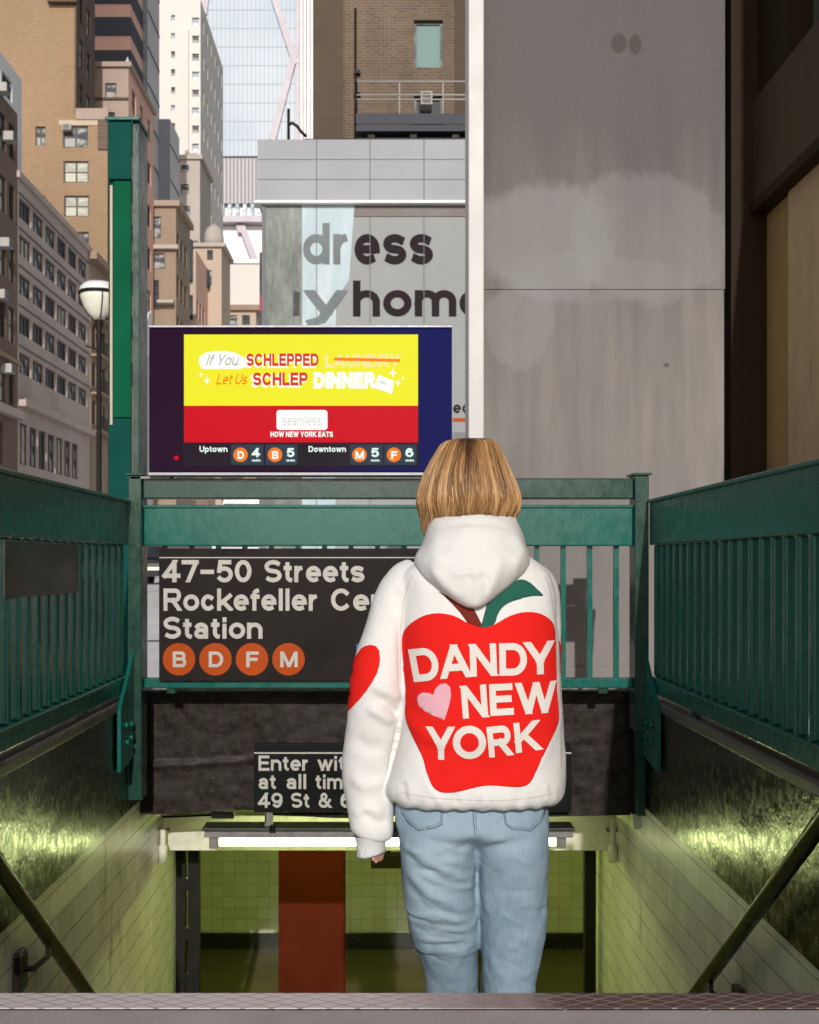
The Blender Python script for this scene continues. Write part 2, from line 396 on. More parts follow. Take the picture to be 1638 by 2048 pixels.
# ------------------------------------------------------------------ geometry helpers
class MB:
    """collects shapes in world coordinates; build() links them as one mesh object"""
    def __init__(self): self.v, self.f, self.mi, self.sm = [], [], [], []
    def add(self, vs, fs, mi=0, smooth=False):
        o = len(self.v)
        self.v += [tuple(p) for p in vs]
        self.f += [tuple(i + o for i in f) for f in fs]
        self.mi += [mi] * len(fs); self.sm += [smooth] * len(fs)
        return self
    def box(self, x0, x1, y0, y1, z0, z1, mi=0, bev=0.0):
        if bev > 0:
            bm = bmesh.new()
            bmesh.ops.create_cube(bm, size=1)
            for v in bm.verts:
                v.co = Vector(((x0 + x1) / 2 + v.co.x * (x1 - x0), (y0 + y1) / 2 + v.co.y * (y1 - y0), (z0 + z1) / 2 + v.co.z * (z1 - z0)))
            bmesh.ops.bevel(bm, geom=bm.edges[:], offset=bev, segments=2, profile=0.5, affect='EDGES')
            bm.normal_update()
            self.bm(bm, mi); bm.free()
            return self
        vs = [(x, y, z) for z in (z0, z1) for y in (y0, y1) for x in (x0, x1)]
        return self.add(vs, [(0, 2, 3, 1), (4, 5, 7, 6), (0, 1, 5, 4), (2, 6, 7, 3), (0, 4, 6, 2), (1, 3, 7, 5)], mi)
    def bm(self, bm, mi=0, smooth=False):
        bm.verts.index_update()
        return self.add([v.co[:] for v in bm.verts], [tuple(v.index for v in f.verts) for f in bm.faces], mi, smooth)
    def tube(self, pts, r, seg=10, mi=0, cap=True):
        pts = [Vector(p) for p in pts]
        rs = r if isinstance(r, (list, tuple)) else [r] * len(pts)
        vs, fs = [], []
        up = None
        for i, p in enumerate(pts):
            t = (pts[min(i + 1, len(pts) - 1)] - pts[max(i - 1, 0)]).normalized()
            if up is None: up = t.orthogonal().normalized()
            up = (up - t * up.dot(t)).normalized()
            b = t.cross(up)
            for k in range(seg):
                a = 2 * math.pi * k / seg
                vs.append(p + (up * math.cos(a) + b * math.sin(a)) * rs[i])
        for i in range(len(pts) - 1):
            for k in range(seg):
                k2 = (k + 1) % seg
                fs.append((i * seg + k, i * seg + k2, (i + 1) * seg + k2, (i + 1) * seg + k))
        if cap:
            fs.append(tuple(reversed(range(seg)))); fs.append(tuple((len(pts) - 1) * seg + k for k in range(seg)))
        return self.add(vs, fs, mi, True)
    def lathe(self, cx, cy, prof, seg=24, mi=0):
        vs, fs = [], []
        for r, z in prof:
            for k in range(seg):
                a = 2 * math.pi * k / seg
                vs.append((cx + r * math.cos(a), cy + r * math.sin(a), z))
        for i in range(len(prof) - 1):
            for k in range(seg):
                k2 = (k + 1) % seg
                fs.append((i * seg + k, i * seg + k2, (i + 1) * seg + k2, (i + 1) * seg + k))
        fs.append(tuple(reversed(range(seg)))); fs.append(tuple((len(prof) - 1) * seg + k for k in range(seg)))
        return self.add(vs, fs, mi, True)
    def prism(self, poly, axis, a0, a1, mi=0):
        """poly is a list of 2-D points; axis 'x' -> (y,z), 'y' -> (x,z), 'z' -> (x,y)"""
        def q(p, a): return (a, p[0], p[1]) if axis == 'x' else ((p[0], a, p[1]) if axis == 'y' else (p[0], p[1], a))
        n = len(poly)
        vs = [q(p, a0) for p in poly] + [q(p, a1) for p in poly]
        fs = [tuple(range(n)), tuple(reversed(range(n, 2 * n)))]
        fs += [(i, n + i, n + (i + 1) % n, (i + 1) % n) for i in range(n)]
        return self.add(vs, fs, mi)
    def build(self, name, mats, parent=None, loc=None):
        me = bpy.data.meshes.new(name)
        me.from_pydata(self.v, [], self.f)
        mats = mats if isinstance(mats, (list, tuple)) else [mats]
        for m in mats: me.materials.append(MAT[m] if isinstance(m, str) else m)
        me.polygons.foreach_set('material_index', self.mi)
        me.polygons.foreach_set('use_smooth', self.sm)
        bm = bmesh.new(); bm.from_mesh(me)
        bmesh.ops.recalc_face_normals(bm, faces=bm.faces[:])
        bm.to_mesh(me); bm.free()
        return link(me, name, parent, loc)

def link(me, name, parent=None, loc=None):
    o = bpy.data.objects.new(name, me)
    COL.objects.link(o)
    if loc: o.location = loc
    if parent is not None: adopt(o, parent)
    return o

def world_loc(o):
    v = Vector(o.location)
    while o.parent is not None:
        v = v + o.matrix_parent_inverse.translation
        o = o.parent
        v = v + Vector(o.location)
    return v

def adopt(o, parent):
    o.parent = parent
    o.matrix_parent_inverse = Matrix.Translation(-world_loc(parent))

def thing(name, label, cat, loc=(0, 0, 0), group=None):
    o = bpy.data.objects.new(name, None)
    o.empty_display_size = 0.2
    COL.objects.link(o); o.location = loc
    return tag(o, label, cat, group)
def tag(o, label, cat, group=None):
    o['label'] = label; o['category'] = cat
    if group: o['group'] = group
    return o
def struct(o):
    o['kind'] = 'structure'; return o
def smooth_angle(o, deg=35):
    for p in o.data.polygons: p.use_smooth = True
    try: o.data.set_sharp_from_angle(angle=R(deg))
    except Exception: pass
    return o

# ------------------------------------------------------------------ stroke lettering (drawn here, no font file)
def arc(cx, cy, rx, ry, a0, a1, n=14):
    return [(cx + rx * math.cos(R(a0 + (a1 - a0) * i / n)), cy + ry * math.sin(R(a0 + (a1 - a0) * i / n))) for i in range(n + 1)]
def bowl(x0, x1, y0, y1):
    """a D-shaped right-hand bowl from (x0,y0) round to (x0,y1)"""
    ry = (y1 - y0) / 2; rx = min(ry * 1.0, (x1 - x0) * 0.75)
    return [(x0, y0)] + arc(x1 - rx, (y0 + y1) / 2, rx, ry, -90, 90, 12) + [(x0, y1)]
_s = lambda b, t, l=0.0, r=1.0: (lambda m, rx: arc((l + r) / 2, (m + t) / 2, rx, (t - m) / 2, 44, 270, 14)[0:] + arc((l + r) / 2, (b + m) / 2, rx, (m - b) / 2, 90, -136, 14)[1:])((b + t) / 2 + 0.0, (r - l) / 2)
G = {
 'A': (0.98, [[(-.05, -.12), (.5, 1.08)], [(1.05, -.12), (.5, 1.08)], [(.2, .27), (.8, .27)]]),
 'B': (0.86, [[(0, 0), (0, 1)], bowl(0, 1, 0, .53), bowl(0, .93, .53, 1)]),
 'C': (0.93, [arc(.5, .5, .5, .5, 47, 313, 26)]),
 'D': (0.90, [[(0, 0), (0, 1)], bowl(0, 1, 0, 1)]),
 'E': (0.78, [[(0, 0), (0, 1)], [(0, 1), (.98, 1)], [(0, .52), (.9, .52)], [(0, 0), (1.0, 0)]]),
 'F': (0.74, [[(0, 0), (0, 1)], [(0, 1), (1.0, 1)], [(0, .50), (.86, .50)]]),
 'H': (0.88, [[(0, 0), (0, 1)], [(1, 0), (1, 1)], [(0, .52), (1, .52)]]),
 'I': (0.26, [[(.5, 0), (.5, 1)]]),
 'K': (0.92, [[(0, 0), (0, 1)], [(1.02, 1.12), (0, .36)], [(.32, .60), (1.06, -.14)]]),
 'L': (0.72, [[(0, 1), (0, 0)], [(0, 0), (1.0, 0)]]),
 'M': (1.08, [[(0, 0), (0, 1)], [(1, 0), (1, 1)], [(.02, 1.1), (.5, -.05)], [(.98, 1.1), (.5, -.05)]]),
 'N': (0.90, [[(0, 0), (0, 1)], [(1, 0), (1, 1)], [(-.02, 1.1), (1.02, -.1)]]),
 'O': (0.98, [arc(.5, .5, .5, .5, 0, 360, 32)]),
 'P': (0.82, [[(0, 0), (0, 1)], bowl(0, 1, .44, 1)]),
 'R': (0.88, [[(0, 0), (0, 1)], bowl(0, .97, .47, 1), [(.52, .47), (1.04, -.12)]]),
 'S': (0.84, [_s(0, 1)]),
 'T': (0.80, [[(.5, 0), (.5, 1)], [(0, 1), (1, 1)]]),
 'U': (0.88, [[(0, 1), (0, .38)] + arc(.5, .38, .5, .38, 180, 360, 16)[1:] + [(1, 1)]]),
 'W': (1.32, [[(-.03, 1.12), (.27, -.12)], [(.5, 1.1), (.25, -.12)], [(.5, 1.1), (.75, -.12)], [(1.03, 1.12), (.73, -.12)]]),
 'Y': (0.92, [[(-.04, 1.12), (.5, .38)], [(1.04, 1.12), (.5, .38)], [(.5, .46), (.5, 0)]]),
 '0': (0.76, [arc(.5, .5, .5, .5, 0, 360, 28)]),
 '4': (0.78, [[(.72, 0), (.72, 1)], [(.78, 1.06), (-.06, .24)], [(0, .24), (1.02, .24)]]),
 '5': (0.76, [[(.88, 1), (.18, 1)], [(.18, 1.0), (.08, .52)], arc(.5, .32, .5, .33, 128, -138, 20)]),
 '6': (0.76, [arc(.5, .32, .5, .32, 0, 360, 22), arc(.5, .5, .5, .5, 52, 190, 14)]),
 '7': (0.74, [[(-.05, 1), (1.03, 1)], [(1.0, 1.02), (.3, -.1)]]),
 '9': (0.76, [arc(.5, .68, .5, .32, 0, 360, 22), arc(.5, .5, .5, .5, 232, 370, 14)]),
 '-': (0.62, [[(0, .46), (1, .46)]]),
 '&': (0.98, [arc(.40, .78, .22, .22, 0, 360, 18), arc(.38, .26, .37, .26, 95, 312, 16), [(.24, .66), (1.06, -.12)], [(.63, .08), (.94, .50)]]),
 'a': (0.72, [arc(.48, .66, .44, .34, 148, 0, 12) + [(.92, -.4)], arc(.44, .27, .42, .29, 0, 360, 22)]),
 'c': (0.70, [arc(.5, .5, .5, .5, 52, 308, 22)]),
 'd': (0.76, [[(1, 0), (1, 2)], arc(.5, .5, .5, .5, 0, 360, 26)]),
 'e': (0.74, [[(.1, .5), (.9, .5)], arc(.5, .5, .5, .5, 0, 298, 26)]),
 'f': (0.44, [[(.36, 0), (.36, 1.5)] + arc(1.15, 1.5, .79, .5, 180, 108, 8)[1:], [(0, 1), (1.0, 1)]]),
 'h': (0.74, [[(0, 0), (0, 2)], [(0, .5)] + arc(.5, .55, .5, .45, 180, 0, 14) + [(1, 0)]]),
 'i': (0.24, [[(.5, 0), (.5, .9)], [(.5, 1.80), (.5, 1.9)]]),
 'k': (0.72, [[(0, 0), (0, 2)], [(1.0, 1.12), (.05, .33)], [(.35, .58), (1.08, -.14)]]),
 'l': (0.24, [[(.5, 0), (.5, 2)]]),
 'm': (1.14, [[(0, 0), (0, 1.1)], arc(.25, .6, .25, .4, 180, 0, 12) + [(.5, 0)], arc(.75, .6, .25, .4, 180, 0, 12) + [(1, 0)]]),
 'n': (0.74, [[(0, 0), (0, 1.1)], [(0, .5)] + arc(.5, .55, .5, .45, 180, 0, 14) + [(1, 0)]]),
 'o': (0.78, [arc(.5, .5, .5, .5, 0, 360, 28)]),
 'p': (0.76, [[(0, 1.1), (0, -1)], arc(.5, .5, .5, .5, 0, 360, 26)]),
 'r': (0.48, [[(0, 0), (0, 1.1)], arc(.85, .4, .85, .6, 180, 100, 10)]),
 's': (0.68, [_s(0, 1)]),
 't': (0.44, [[(.40, 1.62), (.40, .35)] + arc(1.1, .35, .70, .35, 180, 258, 8)[1:], [(0.02, 1), (.86, 1)]]),
 'u': (0.74, [[(1, 0), (1, 1.1)], [(0, 1.1), (0, .45)] + arc(.5, .45, .5, .45, 180, 360, 14)[1:]]),
 'v': (0.72, [[(-.04, 1.15), (.5, -.08)], [(1.04, 1.15), (.5, -.08)]]),
 'w': (1.04, [[(-.03, 1.15), (.27, -.1)], [(.5, 1.1), (.25, -.1)], [(.5, 1.1), (.75, -.1)], [(1.03, 1.15), (.73, -.1)]]),
 'y': (0.74, [[(-.04, 1.15), (.52, 0)], [(1.04, 1.15), (.36, -.75), (.02, -1.0)]]),
}
XH = 0.735
def glyph_strokes(ch, w):
    """centre lines of a character: cap height 1, stroke width w"""
    if ch == ' ' or ch not in G: return 0.36, []
    W, st = G[ch]
    low = ch.islower()
    def fy(y):
        if not low: return w / 2 + y * (1 - w)
        if y <= 0: return w / 2 + y * 0.27
        if y <= 1: return w / 2 + y * (XH - w)
        return XH - w / 2 + (y - 1) * (1 - XH)
    out = []
    for s in st:
        q = [Vector((w / 2 + x * (W - w), fy(y))) for x, y in s]
        if (q[0] - q[-1]).length > 1e-4:                       # square ends: half a stroke further
            a, b = (q[0] - q[1]).normalized() * (w / 2), (q[-1] - q[-2]).normalized() * (w / 2)
            q = [q[0] + a] + q[1:-1] + [q[-1] + b]
        out.append(q)
    return W, out

def ribbon(pts, w):
    """outline strip of a polyline: list of quads in 2-D (mitred joins)"""
    P2 = [Vector(p) for p in pts]
    closed = (P2[0] - P2[-1]).length < 1e-4
    if closed: P2 = P2[:-1]
    n = len(P2)
    L, Rr = [], []
    for i in range(n):
        a = P2[i - 1] if (i > 0 or closed) else None
        b = P2[(i + 1) % n] if (i < n - 1 or closed) else None
        d1 = (P2[i] - a).normalized() if a is not None else None
        d2 = (b - P2[i]).normalized() if b is not None else None
        if d1 is None: d1 = d2
        if d2 is None: d2 = d1
        t = (d1 + d2)
        t = t.normalized() if t.length > 1e-6 else d1
        nn = Vector((-t.y, t.x))
        c = max(0.45, nn.dot(Vector((-d1.y, d1.x))))
        L.append(P2[i] + nn * (w / 2 / c)); Rr.append(P2[i] - nn * (w / 2 / c))
    q = []
    for i in range(n if closed else n - 1):
        j = (i + 1) % n
        q.append((L[i], L[j], Rr[j], Rr[i]))
    return q

def clip_poly(poly, y, keep_above):
    out = []
    for i in range(len(poly)):
        a, b = poly[i], poly[(i + 1) % len(poly)]
        ia, ib = ((a.y >= y) == keep_above) or a.y == y, ((b.y >= y) == keep_above) or b.y == y
        if ia: out.append(a)
        if ia != ib:
            t = (y - a.y) / (b.y - a.y)
            out.append(a.lerp(b, t))
    return out

def text_polys(txt, w=0.17, gap=0.14, space=0.40):
    """list of strokes, each a list of 2-D polygons; returns (strokes, total width)"""
    x, res = 0.0, []
    for ch in txt:
        if ch == ' ':
            x += space; continue
        W, st = glyph_strokes(ch, w)
        for s in st:
            polys = []
            for q in ribbon(s, w):
                q = [Vector((p.x + x, p.y)) for p in q]
                if not ch.islower():
                    q = clip_poly(q, 0.0, True)
                    if len(q) > 2: q = clip_poly(q, 1.0, False)
                else:
                    top = 1.0 if ch in 'dfhiklt' else XH
                    q = clip_poly(q, 0.0 if ch not in 'pyg' else -0.4, True)
                    if len(q) > 2: q = clip_poly(q, top, False)
                if len(q) > 2: polys.append(q)
            res.append(polys)
        x += W + gap
    return res, x - gap

def text_on(mb, txt, px0, px1, py_top, py_base, D, w=0.17, gap=0.14, space=0.40, mi=0, slant=0.0, step=0.00012, fit=True, rot=0.0):
    """lettering on a vertical plane facing the camera at depth D; the photo gives where it starts, ends and its cap height"""
    st, tw = text_polys(txt, w, gap, space)
    x0, x1, z1, z0 = X(px0, D), X(px1, D), Z(py_top, D), Z(py_base, D)
    sx = (x1 - x0) / tw if fit else (z1 - z0)
    sz = z1 - z0
    for i, polys in enumerate(st):
        y = D - (i % 7) * step
        for q in polys:
            pts = [(x0 + p.x * sx + slant * p.y * sz, y, z0 + p.y * sz + rot * (p.x * sx)) for p in q]
            mb.add(pts, [tuple(range(len(pts)))], mi)
    return mb

def disc(mb, px, py, r, D, mi=0, n=36, ry=None):
    cx, cz, rr = X(px, D), Z(py, D), r / FP * D
    rz = (ry or r) / FP * D
    return mb.add([(cx + rr * math.cos(2 * math.pi * i / n), D, cz + rz * math.sin(2 * math.pi * i / n)) for i in range(n)], [tuple(range(n))], mi)
def rect(mb, px0, px1, py0, py1, D, mi=0):
    return mb.add([(X(px0, D), D, Z(py1, D)), (X(px1, D), D, Z(py1, D)), (X(px1, D), D, Z(py0, D)), (X(px0, D), D, Z(py0, D))], [(0, 1, 2, 3)], mi)
def rrect(mb, px0, px1, py0, py1, rad, D, mi=0, n=6):
    pts = []
    for cx, cy, a in ((px1 - rad, py0 + rad, 0), (px0 + rad, py0 + rad, 90), (px0 + rad, py1 - rad, 180), (px1 - rad, py1 - rad, 270)):
        for i in range(n + 1):
            t = R(a + 90 * i / n)
            pts.append((X(cx + rad * math.cos(t), D), D, Z(cy - rad * math.sin(t), D)))
    return mb.add(pts, [tuple(range(len(pts)))], mi)

# ------------------------------------------------------------------ the setting: ground, stairs, stairwell
XL, XR = -1.20, 1.235         # inner faces of the stairwell
YN, YW = 2.15, 5.88           # stair edge, face of the far wall
NST, RISE, RUN = 16, 0.19, 0.27
ZF = -NST * RISE              # mezzanine floor
mb = MB()
mb.box(-1.5, 1.55, -4.0, 2.070, -0.4, 0.0)
struct(mb.build('pavement', 'pavement'))
mb = MB()
mb.box(-17, -1.5, -4.0, 300, -0.4, 0.0)
mb.box(1.55, 30, -4.0, 300, -0.4, 0.0)
mb.box(-1.5, 1.55, 6.3, 300, -0.4, 0.0)
struct(mb.build('pavement', 'street_concrete'))
mb = MB()
mb.box(-15.5, -3.4, 9.0, 400, 0.0, 0.006)
struct(mb.build('road', 'street_concrete'))
mb = MB()
mb.box(-400, 400, -60, 900, -9.2, -9.0)
struct(mb.build('ground', 'asphalt'))

stairs = thing('staircase', 'concrete subway stairs going down below a worn diamond patterned metal edge strip', 'stairs', (0, YN, 0))
mb = MB()
for k in range(1, NST + 1):
    y0 = YN + (k - 1) * RUN
    mb.box(XL + 0.004, XR - 0.004, y0, y0 + RUN + (0.0 if k == NST else 0.02), -RISE * k - 0.24, -RISE * k)
mb.build('flight', 'concrete_step', stairs)
mb = MB()
mb.box(-1.5, 1.55, 2.082, YN + 0.006, -0.05, -0.0005, bev=0.001)
MB().box(-1.5, 1.55, 2.0705, 2.0815, -0.05, -0.0018).build('gap_strip', 'black_metal', stairs)
mb.build('nosing', 'nosing', stairs)
mb = MB()
for sx in (0.31, 0.56):
    MB().lathe(sx, 2.068 if sx > 0.25 else 2.098, [(0.005, -0.002), (0.005, 0.0015), (0.003, 0.0025)], 10).build('screw', 'grey_metal', stairs)

def side_wall(sgn):
    xi = XR if sgn > 0 else XL
    xo = xi + sgn * 0.30
    a, b = (xi, xo) if sgn > 0 else (xo, xi)
    r = thing('stairwell_wall', ('right' if sgn > 0 else 'left') + ' wall of the stairwell, glossy dark paint above white tiles', 'wall', (xi, 3.9, -1.5))
    zt = CZ - (1.146 if sgn > 0 else 1.143)
    m = MB()
    # dark glossy band, lumpy
    ny, nz = 110, 22
    vs, fs = [], []
    for i in range(ny + 1):
        for j in range(nz + 1):
            y = 0.6 + (YW - 0.6) * i / ny; z = zt + (0.115 - zt) * j / nz
            d = mnoise.noise(Vector((y * 2.1, z * 3.0, sgn * 5))) * 0.006 + mnoise.noise(Vector((y * 7, z * 9, sgn * 3))) * 0.0022
            vs.append((xi - sgn * (0.012 + d), y, z))
    for i in range(ny):
        for j in range(nz):
            q = i * (nz + 1) + j
            fs.append((q, q + 1, q + nz + 2, q + nz + 1))
    m.add(vs, fs, 0, True)
    m.build('painted_band', 'render_side', r)
    m = MB(); m.box(a, b, 0.6, 6.42, ZF, 0.10)
    m.build('tile_panel', 'tile_side', r)
    m = MB(); m.box(a - (0.025 if sgn > 0 else -0.004), b + (0.025 if sgn < 0 else -0.004), 0.6, YW, 0.11, 0.16, bev=0.012)
    m.build('coping', 'coping', r)
    m = MB(); m.box(a + (0.012 if sgn > 0 else -0.0), b - (0.012 if sgn < 0 else 0), 6.423, 7.3, ZF, -0.30)
    m.build('return_panel', 'tile_side', r)
    return r
side_wall(1); side_wall(-1)

far = thing('header_wall', 'black rough rendered wall over the passage at the foot of the stairs', 'wall', (0, YW, -0.5))
nx, nz = 120, 40
vs, fs = [], []
for i in range(nx + 1):
    for j in range(nz + 1):
        x = XL - 0.02 + (XR - XL + 0.04) * i / nx; z = -0.445 + 0.595 * j / nz
        d = mnoise.noise(Vector((x * 3, z * 3, 1))) * 0.008 + mnoise.noise(Vector((x * 12, z * 12, 4))) * 0.005 + mnoise.noise(Vector((x * 30, z * 30, 7))) * 0.003
        if abs(z + 0.20 + 0.02 * math.sin(x * 4)) < 0.012 and x < 0.1: d += 0.012
        if j == 0: z += 0.02 * mnoise.noise(Vector((x * 2.2, 3, 9))) - (0.02 if x > -0.6 else 0)
        vs.append((x, YW - d, z))
for i in range(nx):
    for j in range(nz):
        q = i * (nz + 1) + j
        fs.append((q, q + nz + 1, q + nz + 2, q + 1))
m = MB(); m.add(vs, fs, 0, True)
m.build('rendered_face', 'render_black', far)
m = MB(); m.box(XL - 0.3, XR + 0.3, YW + 0.02, YW + 0.30, -0.425, 0.145)
m.build('core', 'render_black', far)
m = MB(); m.box(XL - 0.3, XR + 0.3, YW - 0.02, YW + 0.32, 0.146, 0.172, bev=0.01)
m.build('coping', 'pale_edge', far)

# mezzanine
mb = MB()
mb.box(-6, 6, 6.45, 12.4, ZF - 0.1, ZF)
struct(mb.build('station_floor', 'floor_dark'))
mz = thing('passage_wall', 'cream tiled back wall of the station passage with black base', 'wall', (0, 11.9, ZF))
MB().box(-6, 6, 11.9, 12.1, ZF + 0.155, 0.0).build('tile_face', 'tile_back', mz)
MB().box(-6, 6, 11.87, 12.1, ZF, ZF + 0.152).build('skirting', 'skirting', mz)
for sx in (-1, 1):
    w = MB().box(4.5 * sx - 0.1, 4.5 * sx + 0.1, 7.32, 11.86, ZF, 0.0).build('passage_side_wall', 'tile_side')
    tag(w, ('right' if sx > 0 else 'left') + ' end wall of the station passage below the stairs', 'wall')
    w = MB().box(1.52 * sx if sx > 0 else -4.4, 4.4 if sx > 0 else -1.49, 7.0, 7.28, ZF, 0.0).build('stair_return_wall', 'tile_back')
    tag(w, 'tiled return wall ' + ('right' if sx > 0 else 'left') + ' of the foot of the stairs', 'wall')
roof = MB().box(-6, 6, 6.52, 12.4, -0.52, -0.404).build('station_ceiling', 'ceiling')
struct(roof)

bm_ = thing('crossbeam', 'cream painted beam across the stairwell behind the lit tube', 'beam', (0, 6.42, -0.76))
zb0, zb1 = Z(1703, 6.42), Z(1634, 6.42)
MB().box(XL + 0.004, XR - 0.004, 6.435, 6.56, zb0, zb1, bev=0.006).build('web', 'white_paint', bm_)
MB().box(XL + 0.006, XR - 0.006, 6.40, 6.434, zb1 - 0.022, zb1 + 0.012, bev=0.004).build('flange', 'white_paint', bm_)
for px in (326, 1226):
    p = thing('conduit_pipe', 'short white pipe at the ' + ('left' if px < 700 else 'right') + ' end of the cream beam', 'pipe', P(px, 1725, 6.38))
    m = MB(); x = X(px, 6.36)
    m.tube([(x, 6.36, Z(1640, 6.36)), (x, 6.36, Z(1724, 6.36))], 0.016, 12)
    m.build('tube', 'white_paint', p)
    m = MB(); m.tube([(x, 6.36, Z(1690, 6.36)), (x, 6.36, Z(1724, 6.36))], 0.0235, 12)
    m.build('sleeve', 'white_paint', p)
    m = MB(); m.box(x - 0.03, x + 0.03, 6.375, 6.405, Z(1665, 6.36), Z(1659, 6.36))
    m.build('clip', 'grey_metal', p)
b = thing('junction_box', 'small white box on the wall corner above the right end of the beam', 'box', P(1271, 1650, 5.84))
MB().box(X(1262, 5.84), X(1281, 5.84), 5.79, 5.855, Z(1654, 5.84), Z(1624, 5.84), bev=0.006).build('body', 'white_paint', b)
MB().box(X(1259, 5.84), X(1284, 5.84), 5.785, 5.857, Z(1624, 5.84), Z(1618, 5.84), bev=0.003).build('cap', 'black_metal', b)

# fluorescent fixtures
def fixture(px0, px1, py0, py1, D, label, tx0, tx1, ty):
    r = thing('tube_light', label, 'lamp', ((X(px0, D) + X(px1, D)) / 2, D, Z(py1, D)))
    x0, x1, z0, z1 = X(px0, D), X(px1, D), Z(py1, D), Z(py0, D)
    m = MB()
    m.prism([(D - 0.07, z0), (D + 0.07, z0), (D + 0.05, z1), (D - 0.05, z1)], 'x', x0, x1)
    m.build('housing', 'grey_metal', r)
    MB().box(x0 - 0.01, x1 + 0.01, D - 0.075, D + 0.085, z1, z1 + 0.014, bev=0.003).build('hood', 'plate', r)
    t0, t1, tz = X(tx0, D), X(tx1, D), Z(ty, D)
    rr = 0.0195
    MB().tube([(t0, D - 0.02, tz), (t1, D - 0.02, tz)], rr, 16).build('tube', 'tube', r)
    for q in (t0, t1):
        s = 1 if q == t0 else -1
        MB().box(q - s * 0.055 if s > 0 else q + 0.004, q - 0.004 if s > 0 else q + 0.055, D - 0.045, D + 0.02, tz - 0.03, z0 - 0.001, bev=0.006).build('socket', 'grey_metal', r)
    for hx in (X(538, D), X(1000, D)):
        MB().box(hx - 0.02, hx + 0.02, D - 0.02, D + 0.02, z1 + 0.0145, z1 + 0.14).build('hanger', 'grey_metal', r)
    return r
fixture(412, 1142, 1656, 1669, 6.12, 'lit fluorescent tube light hanging in front of the cream beam', 442, 1108, 1682)
r2 = thing('tube_light', 'fluorescent light on the passage ceiling behind the cream beam', 'lamp', (0, 8.2, -0.56))
MB().box(-1.9, 2.3, 8.1, 8.3, -0.58, -0.522).build('housing', 'grey_metal', r2)
MB().tube([(-1.8, 8.2, -0.62), (2.2, 8.2, -0.62)], 0.02, 12).build('tube', 'tube_far', r2)
g = thing('ballast_tube', 'grey cylinder lying on the left end of the lamp hood', 'pipe', P(440, 1630, 6.2))
MB().tube([P(424, 1630, 6.15), P(468, 1630, 6.15)], 0.019, 14).build('drum', 'grey_metal', g)
MB().tube([P(325, 1634, 6.2), P(380, 1632, 6.2), P(424, 1630, 6.15)], 0.006, 8).build('conduit', 'black_metal', g)

c = thing('steel_column', 'maroon painted steel column in the middle of the station passage', 'column', (-0.56, 9.0, ZF))
x0, x1 = X(557, 9.0), X(688, 9.0)
MB().box(x0, x1, 9.0, 9.03, ZF, -0.53, bev=0.004).build('flange', 'red_paint', c)
MB().box(x0, x1, 9.35, 9.38, ZF, -0.53, bev=0.004).build('flange', 'red_paint', c)
MB().box((x0 + x1) / 2 - 0.02, (x0 + x1) / 2 + 0.02, 9.032, 9.348, ZF, -0.53).build('web', 'red_paint', c)
def gate(px0, px1, px2, px3, D, label):
    r = thing('gate_post', label, 'post', (X(px0, D), D, ZF))
    MB().box(X(px0, D), X(px1, D), D, D + 0.06, ZF, -0.53).build('upright', 'black_metal', r)
    if px2: MB().box(X(px2, D), X(px3, D), D, D + 0.06, ZF, -0.53).build('upright', 'black_metal', r)
    if px2:
        for py in (1770, 1870, 1960):
            MB().box(X(px1, D), X(px2, D), D + 0.005, D + 0.05, Z(py + 12, D), Z(py - 12, D)).build('tie_plate', 'black_metal', r)
    return r
gate(350, 370, 376, 398, 6.95, 'black double steel gate post left of the maroon column')
gate(1170, 1192, None, None, 6.95, 'single black steel gate post at the right side of the passage')
h = thing('hanging_sign', 'small black hanging sign box in the passage beside the dangling hand', 'sign', P(775, 1700, 9.5))
MB().box(X(742, 9.5), X(815, 9.5), 9.46, 9.54, Z(1735, 9.5), Z(1706, 9.5), bev=0.008).build('box', 'sign_black', h)
MB().tube([(X(778, 9.5), 9.5, Z(1706, 9.5)), (X(778, 9.5), 9.5, -0.522)], 0.015, 8).build('stem', 'black_metal', h)

# handrails with wall brackets
def handrail(sgn):
    if sgn > 0: A, B = (1.15, 3.15, 0.098 + 0.0), (1.15, 4.41, -0.80)
    else: A, B = (-1.12, 3.49, -0.112), (-1.12, 4.50, -0.835)
    a, b = Vector(A), Vector(B)
    d = (b - a)
    a2, b2 = a - d * 1.0, b + d * 1.35
    r = thing('handrail', ('right' if sgn > 0 else 'left') + ' sloping dark handrail along the stairwell wall', 'handrail', (a.x, b2.y, b2.z))
    MB().tube([a2 + Vector((0, -0.12, 0)), a2, b2], 0.025, 16).build('rail', 'handrail', r)
    MB().tube([(a2.x, a2.y - 0.05, 0.001), (a2.x, a2.y - 0.05, a2.z - 0.02)], 0.022, 14).build('post', 'handrail', r)
    xi = XR if sgn > 0 else XL
    for t in ((0.865, 1.9) if sgn > 0 else (0.50, 1.6)):
        p = a + d * t
        m = MB()
        q = Vector((xi - sgn * 0.02, p.y - 0.10, p.z - 0.07))
        m.tube([p - Vector((0, 0, 0.02)), p + Vector((0.0, -0.01, -0.06)), (p + q) / 2 + Vector((0, -0.02, -0.045)), q], 0.010, 10)
        br = m.build('bracket', 'handrail', r)
        m = MB()
        m.box(min(xi - sgn * 0.001, xi - sgn * 0.03), max(xi - sgn * 0.001, xi - sgn * 0.03), q.y - 0.045, q.y + 0.045, q.z - 0.075, q.z + 0.06, bev=0.01)
        m.build('wall_plate', 'handrail', br)
handrail(1); handrail(-1)

